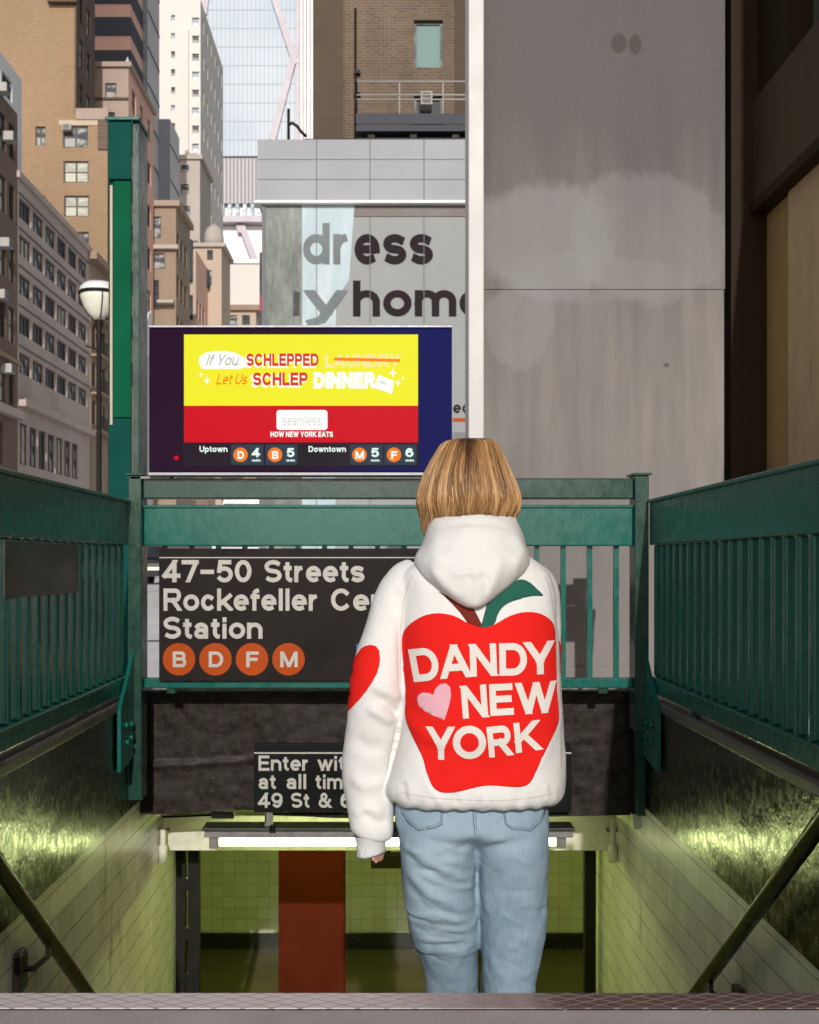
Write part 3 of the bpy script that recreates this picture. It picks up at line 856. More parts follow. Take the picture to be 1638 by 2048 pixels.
# ------------------------------------------------------------------ green railings
ZB0, ZB1 = 0.857, 1.055
def side_rail(sgn):
    xi = XR if sgn > 0 else XL
    r = thing('railing', ('right' if sgn > 0 else 'left') + ' green steel railing beside the stairwell with close upright bars', 'railing', (xi, 3.5, 0.16))
    xa, xb = (xi - 0.013, xi + 0.033) if sgn > 0 else (xi - 0.033, xi + 0.013)
    m = MB(); m.box(xa, xb, 0.6, 5.549, ZB0, ZB1, bev=0.006)
    m.box(xa - 0.012, xb + 0.012, 0.6, 5.54, ZB1 - 0.004, ZB1 + 0.012, bev=0.004)
    m.build('top_beam', 'green', r)
    m = MB(); m.box(xa - 0.006, xb + 0.006, 0.6, 5.48, 0.185, 0.258, bev=0.006)
    m.build('bottom_rail', 'green', r)
    y = 0.75
    while y < 5.5:
        m = MB(); m.box((xa + xb) / 2 - 0.016, (xa + xb) / 2 + 0.016, y - 0.019, y + 0.019, 0.2585, ZB0 - 0.001, bev=0.007)
        m.build('baluster', 'green', r)
        y += 0.118
    for yy in (1.6, 3.2, 4.8):
        m = MB(); m.box((xa + xb) / 2 - 0.015, (xa + xb) / 2 + 0.015, yy - 0.02, yy + 0.02, 0.158, 0.186)
        m.build('foot', 'green_dark', r)
    # slanted anchor plate bolted to the wall
    xp0, xp1 = (xi - 0.040, xi - 0.024) if sgn > 0 else (xi + 0.024, xi + 0.040)
    m = MB(); m.prism([(5.56, 0.37), (5.60, 0.40), (5.60, -0.11), (5.27, -0.145), (5.27, 0.13)], 'x', xp0, xp1)
    pl = m.build('anchor_plate', 'green', r)
    for by, bz in ((5.47, -0.02), (5.47, 0.04), (5.38, -0.03), (5.36, 0.05)):
        m = MB(); m.tube([(xp0 if sgn > 0 else xp1, by, bz), ((xp0 - 0.012) if sgn > 0 else (xp1 + 0.012), by, bz)], 0.014, 6)
        m.build('bolt', 'green', pl)
    return r
side_rail(1); side_rail(-1)
pl = MB().box(XL + 0.015, XL + 0.022, 3.72, 4.62, Z(1186, 4.5), 0.845, bev=0.002).build('metal_plate', 'plate')
tag(pl, 'dull grey metal plate fixed under the beam of the left railing', 'plate')

D5 = 5.62
fr = thing('railing', 'far green railing across the stairwell end carrying the screen and station sign', 'railing', (0, D5, 0.16))
for px0, px1, bot in ((257, 284, 1600), (1269, 1297, 1462)):
    x0, x1 = X(px0, 5.56), X(px1, 5.56)
    m = MB()
    m.box(x0, x1, 5.55, 5.68, Z(bot, 5.56), Z(951, 5.56), bev=0.005)
    p = m.build('post', 'green_dark', fr)
    MB().box(x0 - 0.012, x1 + 0.012, 5.54, 5.69, Z(951, 5.56), Z(946, 5.56), bev=0.003).build('cap', 'green_dark', p)
    if bot < 1500:
        MB().box(x0 + 0.02, x1 - 0.012, 5.57, 5.66, -0.40, Z(bot, 5.56) - 0.001).build('stub', 'green_dark', p)
xa, xb = X(284, 5.56) + 0.001, X(1269, 5.56) - 0.001
MB().box(xa, xb, 5.575, 5.655, Z(998, 5.6), Z(957, 5.6), bev=0.006).build('top_rail', 'green_dark', fr)
m = MB()
m.box(xa, xb, 5.59, 5.645, Z(1092, 5.6), Z(1014, 5.6), bev=0.006)
m.box(xa, xb, 5.58, 5.65, Z(1016, 5.6), Z(1010, 5.6), bev=0.003)
m.build('beam', 'green', fr)
MB().box(xa, xb, 5.60, 5.66, Z(1376, 5.62), Z(1356, 5.62), bev=0.005).build('bottom_rail', 'green', fr)
px = 1232
while px > 300:
    D = 5.64
    MB().box(X(px - 5, D), X(px + 5, D), D - 0.012, D + 0.012, Z(1356, D) + 0.001, Z(1092, D) - 0.001).build('baluster', 'green', fr)
    px -= 53
for x0 in (-1.0, 1.02):
    MB().box(x0 - 0.02, x0 + 0.02, 5.61, 5.65, 0.165, Z(1376, 5.62) - 0.001).build('foot', 'green_dark', fr)

# tall green steel post behind the left corner
tp = thing('steel_post', 'tall green steel post with a boxed head behind the left railing corner', 'post', (X(247, 5.95), 5.95, 0.0))
D = 5.95
MB().box(X(217, D), X(262, D), D, D + 0.02, 0.0, Z(246, D), bev=0.002).build('flange', 'post_green', tp)
MB().box(X(266, D), X(279, D), D - 0.01, D + 0.20, 0.0, Z(246, D), bev=0.002).build('side_plate', 'green_dark', tp)
m = MB(); m.box(X(228, D), X(263, D), D - 0.014, D - 0.001, Z(835, D), Z(363, D))
m.build('web_strip', 'post_bright', tp)
m = MB(); m.box(X(219, D), X(265, D), D - 0.03, D - 0.0145, Z(362, D), Z(248, D), bev=0.003)
m.build('head_box', 'post_green', tp)
m = MB(); m.box(X(221, D), X(226, D), D - 0.012, D - 0.001, Z(850, D), Z(372, D))
m.build('edge_strip', 'sun_tan', tp)
m = MB(); m.box(X(213, D), X(282, D), D - 0.04, D + 0.22, Z(245.5, D), Z(239, D), bev=0.003)
m.build('cap', 'green', tp)

# ------------------------------------------------------------------ station sign
D = 5.57
sg = thing('station_sign', 'black station name sign with orange route discs hung on the far railing', 'sign', P(630, 1362, D))
MB().box(X(318, D), X(948, D), D, D + 0.018, Z(1362, D), Z(1097, D), bev=0.002).build('board', 'sign_black', sg)
m = MB(); rect(m, 318.5, 947, 1114.2, 1116.2, D - 0.002)
m.build('white_rule', 'sign_white', sg)
Dl = D - 0.0025
def words(root, mat, items, name='lettering'):
    for a in items: text_on(MB(), *a).build(name, mat, root)
words(sg, 'sign_white', [('47-50', 326, 503, 1120, 1164.5, Dl, 0.195, 0.09), ('Streets', 529, 729, 1120, 1164.5, Dl, 0.195, 0.09), ('Rockefeller', 327, 637, 1177, 1221.5, Dl, 0.195, 0.09), ('Center', 662, 858, 1177, 1221.5, Dl, 0.195, 0.09), ('Station', 327, 525, 1233.5, 1277.5, Dl, 0.195, 0.09)])
for ch, px in zip('BDFM', (358, 431, 504, 577)):
    m = MB(); disc(m, px, 1318.5, 32.5, D - 0.003)
    dd = m.build('route_disc', 'sign_orange', sg)
    m = MB(); hw = {'B': 13.5, 'D': 14.5, 'F': 12.5, 'M': 17.5}[ch]
    text_on(m, ch, px - hw + 1, px + hw + 1, 1303, 1334.5, D - 0.0055, 0.20)
    m.build('letter', 'sign_white', dd)
m = MB(); rect(m, 713, 760, 1288, 1330, D - 0.003)
m.build('blue_patch', 'sign_blue', sg)

D = 5.80
es = thing('entrance_sign', 'black sign reading Enter hung on the dark rendered wall above the lamp', 'sign', P(825, 1625, D))
MB().box(X(508, D), X(1143, D), D, D + 0.03, Z(1625, D), Z(1503, D), bev=0.002).build('board', 'sign_black_dark', es)
MB().box(X(509, D), X(1141, D), D - 0.006, D + 0.03, Z(1502, D), Z(1487, D), bev=0.002).build('top_strip', 'sign_black_dark', es)
m = MB(); rect(m, 508.5, 1142.5, 1504.5, 1507.5, D - 0.002)
m.build('white_rule', 'sign_white', es)
Dl = D - 0.0025
words(es, 'sign_white', [('Enter', 517, 618, 1511, 1541.5, Dl, 0.185, 0.10), ('with pass', 636, 815, 1511, 1541.5, Dl, 0.185, 0.10), ('at', 517, 552, 1548, 1578, Dl, 0.185, 0.10), ('all', 573, 613, 1548, 1578, Dl, 0.185, 0.10), ('times at', 631, 775, 1548, 1578, Dl, 0.185, 0.10), ('49', 517, 565, 1585.5, 1615.5, Dl, 0.185, 0.10), ('St', 582, 619, 1585.5, 1615.5, Dl, 0.185, 0.10), ('&', 637, 663, 1585.5, 1615.5, Dl, 0.185), ('6', 681, 705, 1585.5, 1615.5, Dl, 0.185)])
MB().box(X(532, D), X(545, D), D + 0.005, D + 0.025, Z(1650, D), Z(1625.5, D)).build('bracket', 'grey_metal', es)

# ------------------------------------------------------------------ information screen
D = 5.52
def screen_glow(name, c, s):
    k = NB(name)
    return k.out(sc(c, 0.03), 0.35, emit=c, estr=s, spec=0.04)
MAT['scr_yellow'] = screen_glow('screen_yellow', (0.80, 0.76, 0.02), 1.1)
MAT['scr_red'] = screen_glow('screen_red', (0.62, 0.002, 0.012), 1.0)
MAT['scr_white'] = screen_glow('screen_white', (1.0, 1.0, 0.95), 1.0)
MAT['scr_textred'] = screen_glow('screen_text_red', (0.70, 0.03, 0.015), 1.0)
MAT['scr_orange'] = screen_glow('screen_orange', (0.95, 0.22, 0.01), 1.0)
MAT['scr_pale'] = screen_glow('screen_pale_yellow', (0.93, 0.80, 0.33), 1.0)
MAT['scr_grey'] = screen_glow('screen_grey', (0.42, 0.42, 0.38), 1.0)
MAT['scr_lgrey'] = screen_glow('screen_light_grey', (0.70, 0.72, 0.70), 1.0)
MAT['scr_slate'] = screen_glow('screen_slate', (0.028, 0.048, 0.070), 1.0)
MAT['scr_amber'] = screen_glow('screen_amber', (0.90, 0.20, 0.012), 1.0)
MAT['scr_mint'] = screen_glow('screen_mint_white', (0.80, 0.95, 0.88), 1.0)
MAT['scr_black'] = plain('black_screen_glass', (0.010, 0.004, 0.013), 0.15, 0.1, 2, spec=0.08)
def bezel():
    k = NB('glossy_purple_to_navy_bezel')
    s = k.sep()
    f = k.range(k.math('ADD', s[0], k.math('MULTIPLY', k.noise(3, 3), 0.25)), -0.35, 0.22, 0, 1, True)
    col = k.mix(f, (0.016, 0.002, 0.018), (0.004, 0.006, 0.085))
    return k.out(col, 0.06, None, spec=0.05)
MAT['bezel'] = bezel()
sr = thing('information_screen', 'wide digital screen showing a yellow and red advert above the railing', 'screen', P(600, 945, D))
MB().box(X(298, D), X(904, D), D, D + 0.13, Z(944, D), Z(656, D), bev=0.004).build('case', 'bezel', sr)
MB().box(X(297, D), X(905, D), D - 0.008, D + 0.135, Z(655.5, D), Z(651, D), bev=0.002).build('top_trim', 'silver', sr)
MB().box(X(297, D), X(905, D), D - 0.008, D + 0.135, Z(951, D), Z(945, D), bev=0.002).build('bottom_trim', 'silver', sr)
MB().box(X(258, D), X(338, D), D + 0.03, D + 0.12, Z(956.5, D), Z(951.5, D)).build('mounting_plate', 'grey_metal', sr)
m = MB(); rect(m, 366, 838, 667, 933, D - 0.003)
disp = m.build('display', 'scr_black', sr)
m = MB(); rect(m, 368, 836, 669, 811.5, D - 0.006); m.build('yellow_field', 'scr_yellow', disp)
m = MB(); rect(m, 368, 836, 812, 885, D - 0.006); m.build('red_field', 'scr_red', disp)
D1, D2, D3 = D - 0.009, D - 0.012, D - 0.015
m = MB()
pts = [(397, 724), (399, 714), (410, 706), (430, 702), (452, 702), (472, 706), (486, 714), (493, 726), (490, 735), (478, 738), (404, 738)]
m.add([P(a, b, D1) for a, b in pts], [tuple(range(len(pts)))])
rrect(m, 553, 655, 820, 860, 6, D1)
text_on(m, 'DINNER', 627, 750, 744, 777, D1, 0.30, 0.06)
text_on(m, 'SCHLEPPED', 490, 635, 709, 736, D1, 0.27, 0.07)
text_on(m, 'SCHLEP', 502, 613, 747, 775, D1, 0.27, 0.07)
pts = [(757, 749), (788, 762), (784, 788), (747, 775)]
m.add([P(a, b, D2) for a, b in pts], [(0, 1, 2, 3)])
for px, py, rr in ((402, 749, 5), (414, 761, 8), (796, 766, 7), (806, 756, 4), (786, 746, 9)):
    pts = []
    for i in range(8):
        q = rr if i % 2 == 0 else rr * 0.32
        pts.append(P(px + q * math.cos(i * math.pi / 4), py + 1.2 * q * math.sin(i * math.pi / 4), D1))
    m.add(pts, [tuple(range(8))])
text_on(m, 'HOW NEW YORK EATS', 541, 666, 863, 874, D1, 0.24, 0.10, 0.35)
m.build('white_artwork', 'scr_white', disp)
words(disp, 'scr_textred', [('SCHLEPPED', 493, 637, 707, 732, D2, 0.23, 0.10), ('SCHLEP', 506, 615, 745, 771, D2, 0.23, 0.10)], 'red_lettering')
m = MB(); text_on(m, 'LAUNDRY', 650, 800, 708, 735, D1, 0.24, 0.08)
m.build('pale_lettering', 'scr_pale', disp)
m = MB(); text_on(m, 'Let Us', 432, 492, 747, 769, D2, 0.15, 0.10, 0.35, slant=0.28)
m.add([P(a, b, D2) for a, b in ((668, 715), (800, 718), (800, 724), (668, 721))], [(0, 1, 2, 3)])
m.build('orange_artwork', 'scr_orange', disp)
m = MB(); text_on(m, 'seamless', 565, 642, 830, 851, D2, 0.14, 0.10)
m.add([P(a, b, D3) for a, b in ((760, 760), (772, 765), (771, 770), (759, 765))], [(0, 1, 2, 3)])
m.build('grey_lettering', 'scr_lgrey', disp)
m = MB(); text_on(m, 'If You', 411, 474, 709, 731, D2, 0.13, 0.12, 0.4, slant=0.3); m.build('script_lettering', 'scr_grey', disp)
words(disp, 'scr_mint', [('Uptown', 399, 455, 892, 904, D1, 0.22, 0.08), ('Downtown', 617, 692, 892, 904, D1, 0.22, 0.08)], 'direction_lettering')
for x0, x1, let, num in ((462, 527, 'D', '4'), (531, 595, 'B', '5'), (700, 766, 'M', '5'), (769, 833, 'F', '6')):
    m = MB(); rect(m, x0, x1, 889, 930, D1)
    tl = m.build('train_tile', 'scr_slate', disp)
    m = MB(); disc(m, x0 + 19, 909.5, 14.5, D2); m.build('amber_disc', 'scr_amber', tl)
    m = MB()
    text_on(m, let, x0 + (13 if let != 'M' else 11), x0 + (26 if let != 'M' else 28), 902, 918, D3, 0.24)
    text_on(m, num, x0 + 42, x0 + 58, 896, 914, D3, 0.22)
    text_on(m, 'min', x0 + 42, x0 + 59, 918, 923, D3, 0.28)
    m.build('white_figures', 'scr_mint', tl)
m = MB(); m.add([P(a, b, D - 0.003) for a, b in ((346, 914), (358, 911), (356, 921), (350, 919))], [(0, 1, 2, 3)])
m.build('red_lamp', 'scr_red', sr)

# ------------------------------------------------------------------ concrete panel, white post, building on the right
D = 7.0
pw = thing('concrete_panel', 'tall stained grey concrete panel with pale repainted patches behind the railing', 'wall', (X(1208, D), D, 0))
zj = Z(579, D)
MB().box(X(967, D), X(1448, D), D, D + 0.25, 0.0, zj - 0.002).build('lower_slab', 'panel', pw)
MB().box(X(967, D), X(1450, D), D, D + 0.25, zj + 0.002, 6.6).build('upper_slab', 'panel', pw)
MB().box(X(967, D) + 0.01, X(1448, D) - 0.01, D + 0.02, D + 0.24, zj - 0.002, zj + 0.002).build('joint', 'joint', pw)
MB().box(X(967, D), X(1448, D), D - 0.008, D - 0.0005, 0.0, 0.17).build('base_board', 'panel', pw)
w = MB().box(X(936, 6.95), X(966.5, 6.95), 6.9, 7.2, 0.0, 6.6, bev=0.006).build('white_post', 'white_post')
tag(w, 'white painted upright along the left edge of the stained concrete panel', 'post')

bd = thing('brown_building', 'dark brown building with tan stone bays right of the concrete panel', 'building', (2.3, 3, 0))
XW = 2.2
MB().box(X(1450, 7.1) + 0.002, X(1521, 7.1), 6.98, 7.6, 0.0, 9.0).build('corner_fin', 'dark_brown', bd)
MB().box(XW - 0.06, 3.4, 2.8, 6.977, 2.86, 3.46).build('lintel_band', 'brown_band', bd)
MB().box(XW - 0.08, XW + 0.1, 2.8, 6.976, 2.80, 2.858).build('lintel_edge', 'dark_brown', bd)
MB().box(XW + 0.02, 3.4, 6.55, 6.976, 0.0, 2.80).build('ochre_bay', 'ochre_stone', bd)
y = 6.547
for i in range(4):
    d = 0.93
    MB().box(XW + (0.0 if i % 2 == 0 else 0.02), 3.4, y - d + 0.006, y, 0.0, 2.80).build('stone_bay', 'tan_stone', bd)
    y -= d
MB().box(XW - 0.03, 3.4, 6.45, 6.977, 3.462, 9.0).build('pier', 'dark_brown', bd)
MB().box(XW + 0.1, 3.4, 2.8, 6.447, 3.462, 9.0).build('upper_glazing', 'green_glass', bd)
MB().box(3.42, 6.0, -14.0, 7.6, 0.0, 9.0).build('unseen_sky_block_wall', 'tan_stone', bd)  # unseen wall, added to block sky light and darken the left railing
for yy in (4.6, 2.86):
    MB().box(XW + 0.02, XW + 0.099, yy - 0.05, yy + 0.05, 3.462, 9.0).build('mullion', 'dark_brown', bd)

# ------------------------------------------------------------------ far street: masonry with real window openings
def facade(m, p0, ud, w, z0, z1, rects, rec, nrm, mi=0):
    """wall sheet from p0 along ud with rectangular openings; nrm points out of the wall; openings get reveals"""
    us = sorted({0.0, w, *[a for r in rects for a in (r[0], r[1])]})
    zs = sorted({z0, z1, *[a for r in rects for a in (r[2], r[3])]})
    us = [u for u in us if -1e-6 <= u <= w + 1e-6]; zs = [z for z in zs if z0 - 1e-6 <= z <= z1 + 1e-6]
    def q(u, z, d=0.0): return (p0[0] + ud[0] * u - nrm[0] * d, p0[1] + ud[1] * u - nrm[1] * d, z)
    for i in range(len(us) - 1):
        for j in range(len(zs) - 1):
            uc, zc = (us[i] + us[i + 1]) / 2, (zs[j] + zs[j + 1]) / 2
            if any(r[0] < uc < r[1] and r[2] < zc < r[3] for r in rects): continue
            m.add([q(us[i], zs[j]), q(us[i + 1], zs[j]), q(us[i + 1], zs[j + 1]), q(us[i], zs[j + 1])], [(0, 1, 2, 3)], mi)
    for a, b, c, d in rects:
        for s in (((a, c), (b, c)), ((b, c), (b, d)), ((b, d), (a, d)), ((a, d), (a, c))):
            (u1, y1), (u2, y2) = s
            m.add([q(u1, y1), q(u2, y2), q(u2, y2, rec), q(u1, y1, rec)], [(0, 1, 2, 3)], mi)

_wc = {}
def window_mesh(w, h, kind, side):
    key = (round(w, 2), round(h, 2), kind, side)
    if key in _wc: return _wc[key]
    t = min(0.09, w * 0.09)
    def put(m, u0, u1, z0, z1, d0, d1):
        if side: m.box(-d1, -d0, u0, u1, z0, z1)
        else: m.box(u0, u1, d0, d1, z0, z1)
    f = MB()
    W, H = w / 2, h / 2
    put(f, -W, W, -H, -H + t, 0, .1); put(f, -W, W, H - t, H, 0, .1)
    put(f, -W, -W + t, -H + t, H - t, 0, .1); put(f, W - t, W, -H + t, H - t, 0, .1)
    nv = {'plain': 0, 'sash': 0, 'pair': 1, 'ribbon': max(1, int(w / 0.9))}[kind]
    xs = [-W + t + (2 * W - 2 * t) * (i + 1) / (nv + 1) for i in range(nv)]
    for x in xs: put(f, x - t * 0.6, x + t * 0.6, -H + t, H - t, 0.005, .095)
    if kind in ('sash', 'pair'):
        e = [-W + t] + xs + [W - t]
        for i in range(len(e) - 1):
            a = e[i] + (t * 0.6 if i > 0 else 0); b = e[i + 1] - (t * 0.6 if i < len(e) - 2 else 0)
            put(f, a + 0.002, b - 0.002, -0.03, 0.03, 0.01, .09)
    p = MB(); put(p, -W + t * 0.5, W - t * 0.5, -H + t * 0.5, H - t * 0.5, 0.045, 0.06)
    def mk(m):
        me = bpy.data.meshes.new('window'); me.from_pydata(m.v, [], m.f); me.update(); return me
    _wc[key] = (mk(f), mk(p))
    return _wc[key]
_wm = {}
def window(root, cx, cy, cz, w, h, kind='sash', side=False, frame='win_frame', pane='pane_dark'):
    fm, pm = window_mesh(w, h, kind, side)
    k1, k2 = (fm.name, frame), (pm.name, pane)
    for k_, src, mt in ((k1, fm, frame), (k2, pm, pane)):
        if k_ not in _wm:
            c = src.copy(); c.materials.clear(); c.materials.append(MAT[mt]); _wm[k_] = c
    o = link(_wm[k1], 'window', root, (cx, cy, cz))
    link(_wm[k2], 'pane', o, (cx, cy, cz))
    return o

PANES = ['pane_dark', 'pane_dark', 'pane_mid', 'pane_mid', 'pane_pale']
def block(name, label, x0, x1, y0, y1, z1, wall, front=(), side=(), fk='sash', sk='sash', rec=0.22, frame='win_frame', panes=PANES, roof=None, sidewall=None, group=None, cornice=None, cat='building'):
    """a building: front = windows (px rects are converted before) in (u,z) on the face toward the camera, side = on the street side (+X)"""
    b = thing(name, label, cat, ((x0 + x1) / 2, (y0 + y1) / 2, 0), group)
    m = MB()
    mats = [wall] + ([sidewall] if sidewall else [])
    facade(m, (x0, y0), (1, 0), x1 - x0, 0.0, z1, front, rec, (0, -1))
    facade(m, (x1, y0), (0, 1), y1 - y0, 0.0, z1, side, rec, (1, 0), 1 if sidewall else 0)
    m.add([(x0, y0, 0), (x0, y1, 0), (x0, y1, z1), (x0, y0, z1)], [(0, 1, 2, 3)])
    m.add([(x0, y1, 0), (x1, y1, 0), (x1, y1, z1), (x0, y1, z1)], [(0, 1, 2, 3)])
    m.add([(x0, y0, z1), (x1, y0, z1), (x1, y1, z1), (x0, y1, z1)], [(0, 1, 2, 3)])
    o = m.build('wall', mats, b)
    for a, c, d, e in front:
        window(b, x0 + (a + c) / 2, y0 + rec - 0.1, (d + e) / 2, c - a, e - d, fk, False, frame, random.choice(panes))
    for a, c, d, e in side:
        window(b, x1 - rec + 0.1, y0 + (a + c) / 2, (d + e) / 2, c - a, e - d, sk, True, frame, random.choice(panes))
    if cornice:
        d, h, mt = cornice
        mm = MB()
        mm.box(x0, x1 + d, y0 - d, y0 - 0.003, z1 - h, z1 + 0.05)
        mm.box(x1 + 0.003, x1 + d, y0 - 0.003, y1, z1 - h, z1 + 0.05)
        mm.build('cornice', mt, b)
    return b

def fr_px(x0, D, rects):
    """window rects read from the photo (px) on a wall facing us at depth D -> (u,z) on that wall"""
    return [(X(a, D) - x0, X(b, D) - x0, Z(d, D), Z(c, D)) for a, b, c, d in rects]
def sd_rows(y0, y1, zs, h, w, gap, off=0.4):
    out = []
    n = int((y1 - y0 - off) / (w + gap))
    for z in zs:
        for i in range(n):
            out.append((off + i * (w + gap), off + i * (w + gap) + w, z - h / 2, z + h / 2))
    return out

# --- left side of the street
B1 = block('brick_building', 'old brown brick building with window air conditioners at the left edge of the street', -30, -18.5, 46, 60.4, 23.4, 'brown_brick_y',
           side=sd_rows(46, 60.4, (9.5, 12.6, 15.6, 18.7, 21.7), 1.75, 0.95, 0.45) + sd_rows(46, 60.4, (6.6,), 2.0, 1.7, 0.3), sk='sash')
MB().box(-18.497, -18.1, 46, 60.38, 8.0, 8.4).build('belt_course', 'pale_wall', B1)
MB().box(-18.497, -18.3, 46, 60.38, 10.75, 10.95).build('belt_course', 'stone_tan', B1)
B2 = block('white_building', 'white painted building showing above and beyond the old brown brick one', -30, -18.95, 48, 62.6, 26.0, 'white_wall',
           side=sd_rows(48, 62.6, (16.4, 18.0, 19.7, 21.4, 23.0, 24.7), 1.05, 1.6, 0.25, 0.3), sk='ribbon')
B3 = block('office_building', 'pale grey low office block with long ribbon windows along the street', -30, -18.5, 60.45, 75.2, 20.5, 'pale_wall',
           side=sd_rows(60.45, 75.2, (18.85, 17.0, 15.0, 13.0, 11.0), 1.05, 2.05, 0.3, 0.25) + sd_rows(60.45, 73.0, (6.9,), 2.1, 1.45, 0.25, 0.3), sk='ribbon', cornice=(0.16, 0.28, 'pale_wall'))
MB().box(-18.497, -18.1, 60.5, 75.1, 8.75, 9.15).build('belt_course', 'pale_wall', B3)
m = MB()
for z in (19.5, 17.75, 15.85, 13.85, 11.8): m.box(-18.497, -18.44, 60.5, 75.1, z, z + 0.07)
m.build('string_course', 'coping', B3)
B3b = block('stone_house', 'narrow tan stone house with balcony ledges behind the globe street lamp', -30, -18.45, 75.25, 79.9, 20.2, 'stone_tan',
            side=sd_rows(75.3, 79.9, (17.6, 15.2, 12.8, 10.4), 1.5, 0.9, 0.45), cornice=(0.5, 0.4, 'stone_tan'))
for z in (16.4, 14.0, 11.6, 9.2):
    MB().box(-18.447, -17.8, 75.4, 79.8, z - 0.15, z).build('ledge', 'stone_tan', B3b)
    m = MB()
    m.box(-17.84, -17.80, 75.4, 79.8, z + 0.82, z + 0.88)
    for i in range(18): m.box(-17.835, -17.805, 75.45 + i * 0.25, 75.48 + i * 0.25, z + 0.001, z + 0.819)
    m.build('balcony_rail', 'black_metal', B3b)
# tan brick tower
D = 80.0
rects = [(126, 176, 252, 295), (127, 177, 322, 365), (128, 178, 391, 433), (150, 178, 464, 500), (71, 91, 253, 291), (129, 177, 536, 578), (71, 91, 391, 425)]
xl = X(-60, D)
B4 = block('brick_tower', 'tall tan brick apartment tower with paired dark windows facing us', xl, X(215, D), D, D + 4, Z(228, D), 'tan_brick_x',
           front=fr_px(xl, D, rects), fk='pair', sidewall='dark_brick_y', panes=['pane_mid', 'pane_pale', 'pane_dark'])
xt = X(152, D)
up = MB()
facade(up, (xl, D), (1, 0), xt - xl, Z(228, D), 62, [], 0.2, (0, -1), 0)
sr_ = [(a, a + 0.95, z, z + 1.9) for z in np.arange(Z(228, D) + 0.6, 60, 3.0) for a in (0.9, 2.9)]
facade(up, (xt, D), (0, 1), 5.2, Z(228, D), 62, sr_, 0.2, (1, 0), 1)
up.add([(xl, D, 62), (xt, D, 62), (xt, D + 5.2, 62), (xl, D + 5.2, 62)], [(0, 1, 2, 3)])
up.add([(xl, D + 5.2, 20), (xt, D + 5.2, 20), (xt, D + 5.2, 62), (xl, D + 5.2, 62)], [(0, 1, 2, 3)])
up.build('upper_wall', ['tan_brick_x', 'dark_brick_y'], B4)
for a, b_, c_, d_ in sr_[:16]:
    window(B4, xt - 0.1, D + (a + b_) / 2, (c_ + d_) / 2, 0.95, 1.9, 'sash', True, 'win_frame', random.choice(PANES))
MB().box(X(150, D), xt + 0.05, D - 0.12, D - 0.003, Z(228, D), 62).build('quoin', 'dark_brick_y', B4)
MB().box(X(98, D), X(156, D), D - 0.5, D - 0.13, Z(10, D), Z(-8, D)).build('balcony_slab', 'dark_brick_y', B4)
MB().box(X(152, D), X(217, D), D - 0.14, D - 0.003, Z(240, D), Z(218, D)).build('parapet_band', 'pink_stone', B4)
MB().box(X(196, D), X(216, D), D - 0.1, D - 0.003, Z(300, D), Z(240.5, D)).build('corner_pier', 'dark_brick_y', B4)
MB().box(X(118, D), X(200, D), D - 0.05, D - 0.003, Z(251, D), Z(240.5, D)).build('stone_head', 'sun_tan', B4)

def ac(px, py, D, label, w=16, h=13):
    a = thing('air_conditioner', label, 'air conditioner', P(px, py + h / 2, D - 0.2), 'window air conditioners')
    x0, x1, z0, z1 = X(px - w / 2, D), X(px + w / 2, D), Z(py + h / 2, D), Z(py - h / 2, D)
    MB().box(x0, x1, D - 0.45, D + 0.1, z0, z1, bev=0.02).build('case', 'win_frame_w', a)
    m = MB()
    n = 6
    for i in range(n):
        zz = z0 + (z1 - z0) * (0.15 + 0.7 * i / (n - 1))
        m.box(x0 + (x1 - x0) * .12, x1 - (x1 - x0) * .12, D - 0.47, D - 0.451, zz - 0.012, zz + 0.012)
    m.build('grille', 'win_frame', a)
ac(136, 258, 80.0, 'pale air conditioner in the top paired window of the tan brick tower', 18, 12)
def ac_side(y, z, label):
    a = thing('air_conditioner', label, 'air conditioner', (-18.3, y, z - 0.2), 'window air conditioners')
    MB().box(-18.6, -18.05, y - 0.33, y + 0.33, z - 0.22, z + 0.22, bev=0.02).build('case', 'win_frame_w', a)
    m = MB()
    for i in range(5): m.box(-18.049, -18.03, y - 0.26, y + 0.26, z - 0.16 + i * 0.075, z - 0.13 + i * 0.075)
    m.build('grille', 'win_frame', a)
for k_, (px, py) in enumerate(((7, 178), (20, 275), (12, 487), (17, 738), (3, 590))):
    yy = 18.3 * FP / (CX - px)
    ac_side(yy, Z(py, yy), ['air conditioner on the old brown brick building, topmost one', 'air conditioner on the old brown brick building, second from the top', 'air conditioner on the old brown brick building, halfway up', 'air conditioner on the old brown brick building, lowest one', 'air conditioner on the old brown brick building, second lowest'][k_])

# behind the tan tower
D = 100.0
bb = thing('banded_tower', 'tower with orange and dark horizontal bands behind the tan brick one', 'building', (X(225, D), D, 0))
z, k_ = 0.0, 0
edges = [Z(p, D) for p in (520, 480, 440, 400, 360, 320, 290, 260, 225, 198, 170, 140, 100, 72, 34, 8, -30, -60)]
prev = 0.0
for i, e in enumerate(edges):
    MB().box(X(150, D) + (0.04 if i % 2 else 0), X(262, D) - (0.04 if i % 2 else 0), D + (0.04 if i % 2 else 0), D + 8, prev, e - 0.001).build('band', 'slate' if i % 2 == 0 else 'salmon', bb)
    prev = e
D = 88.0
x0 = X(150, D)
pk = block('stone_building', 'pinkish stone building with a flank coloured salmon as if sunlit behind the green post', x0, X(257, D), D, D + 9.5, Z(127, D), 'pink_stone',
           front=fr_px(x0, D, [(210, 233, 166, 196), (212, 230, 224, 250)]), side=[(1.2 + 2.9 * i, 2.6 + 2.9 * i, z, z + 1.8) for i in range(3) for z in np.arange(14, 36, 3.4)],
           sidewall='salmon', cornice=(0.25, 0.3, 'pink_stone'))
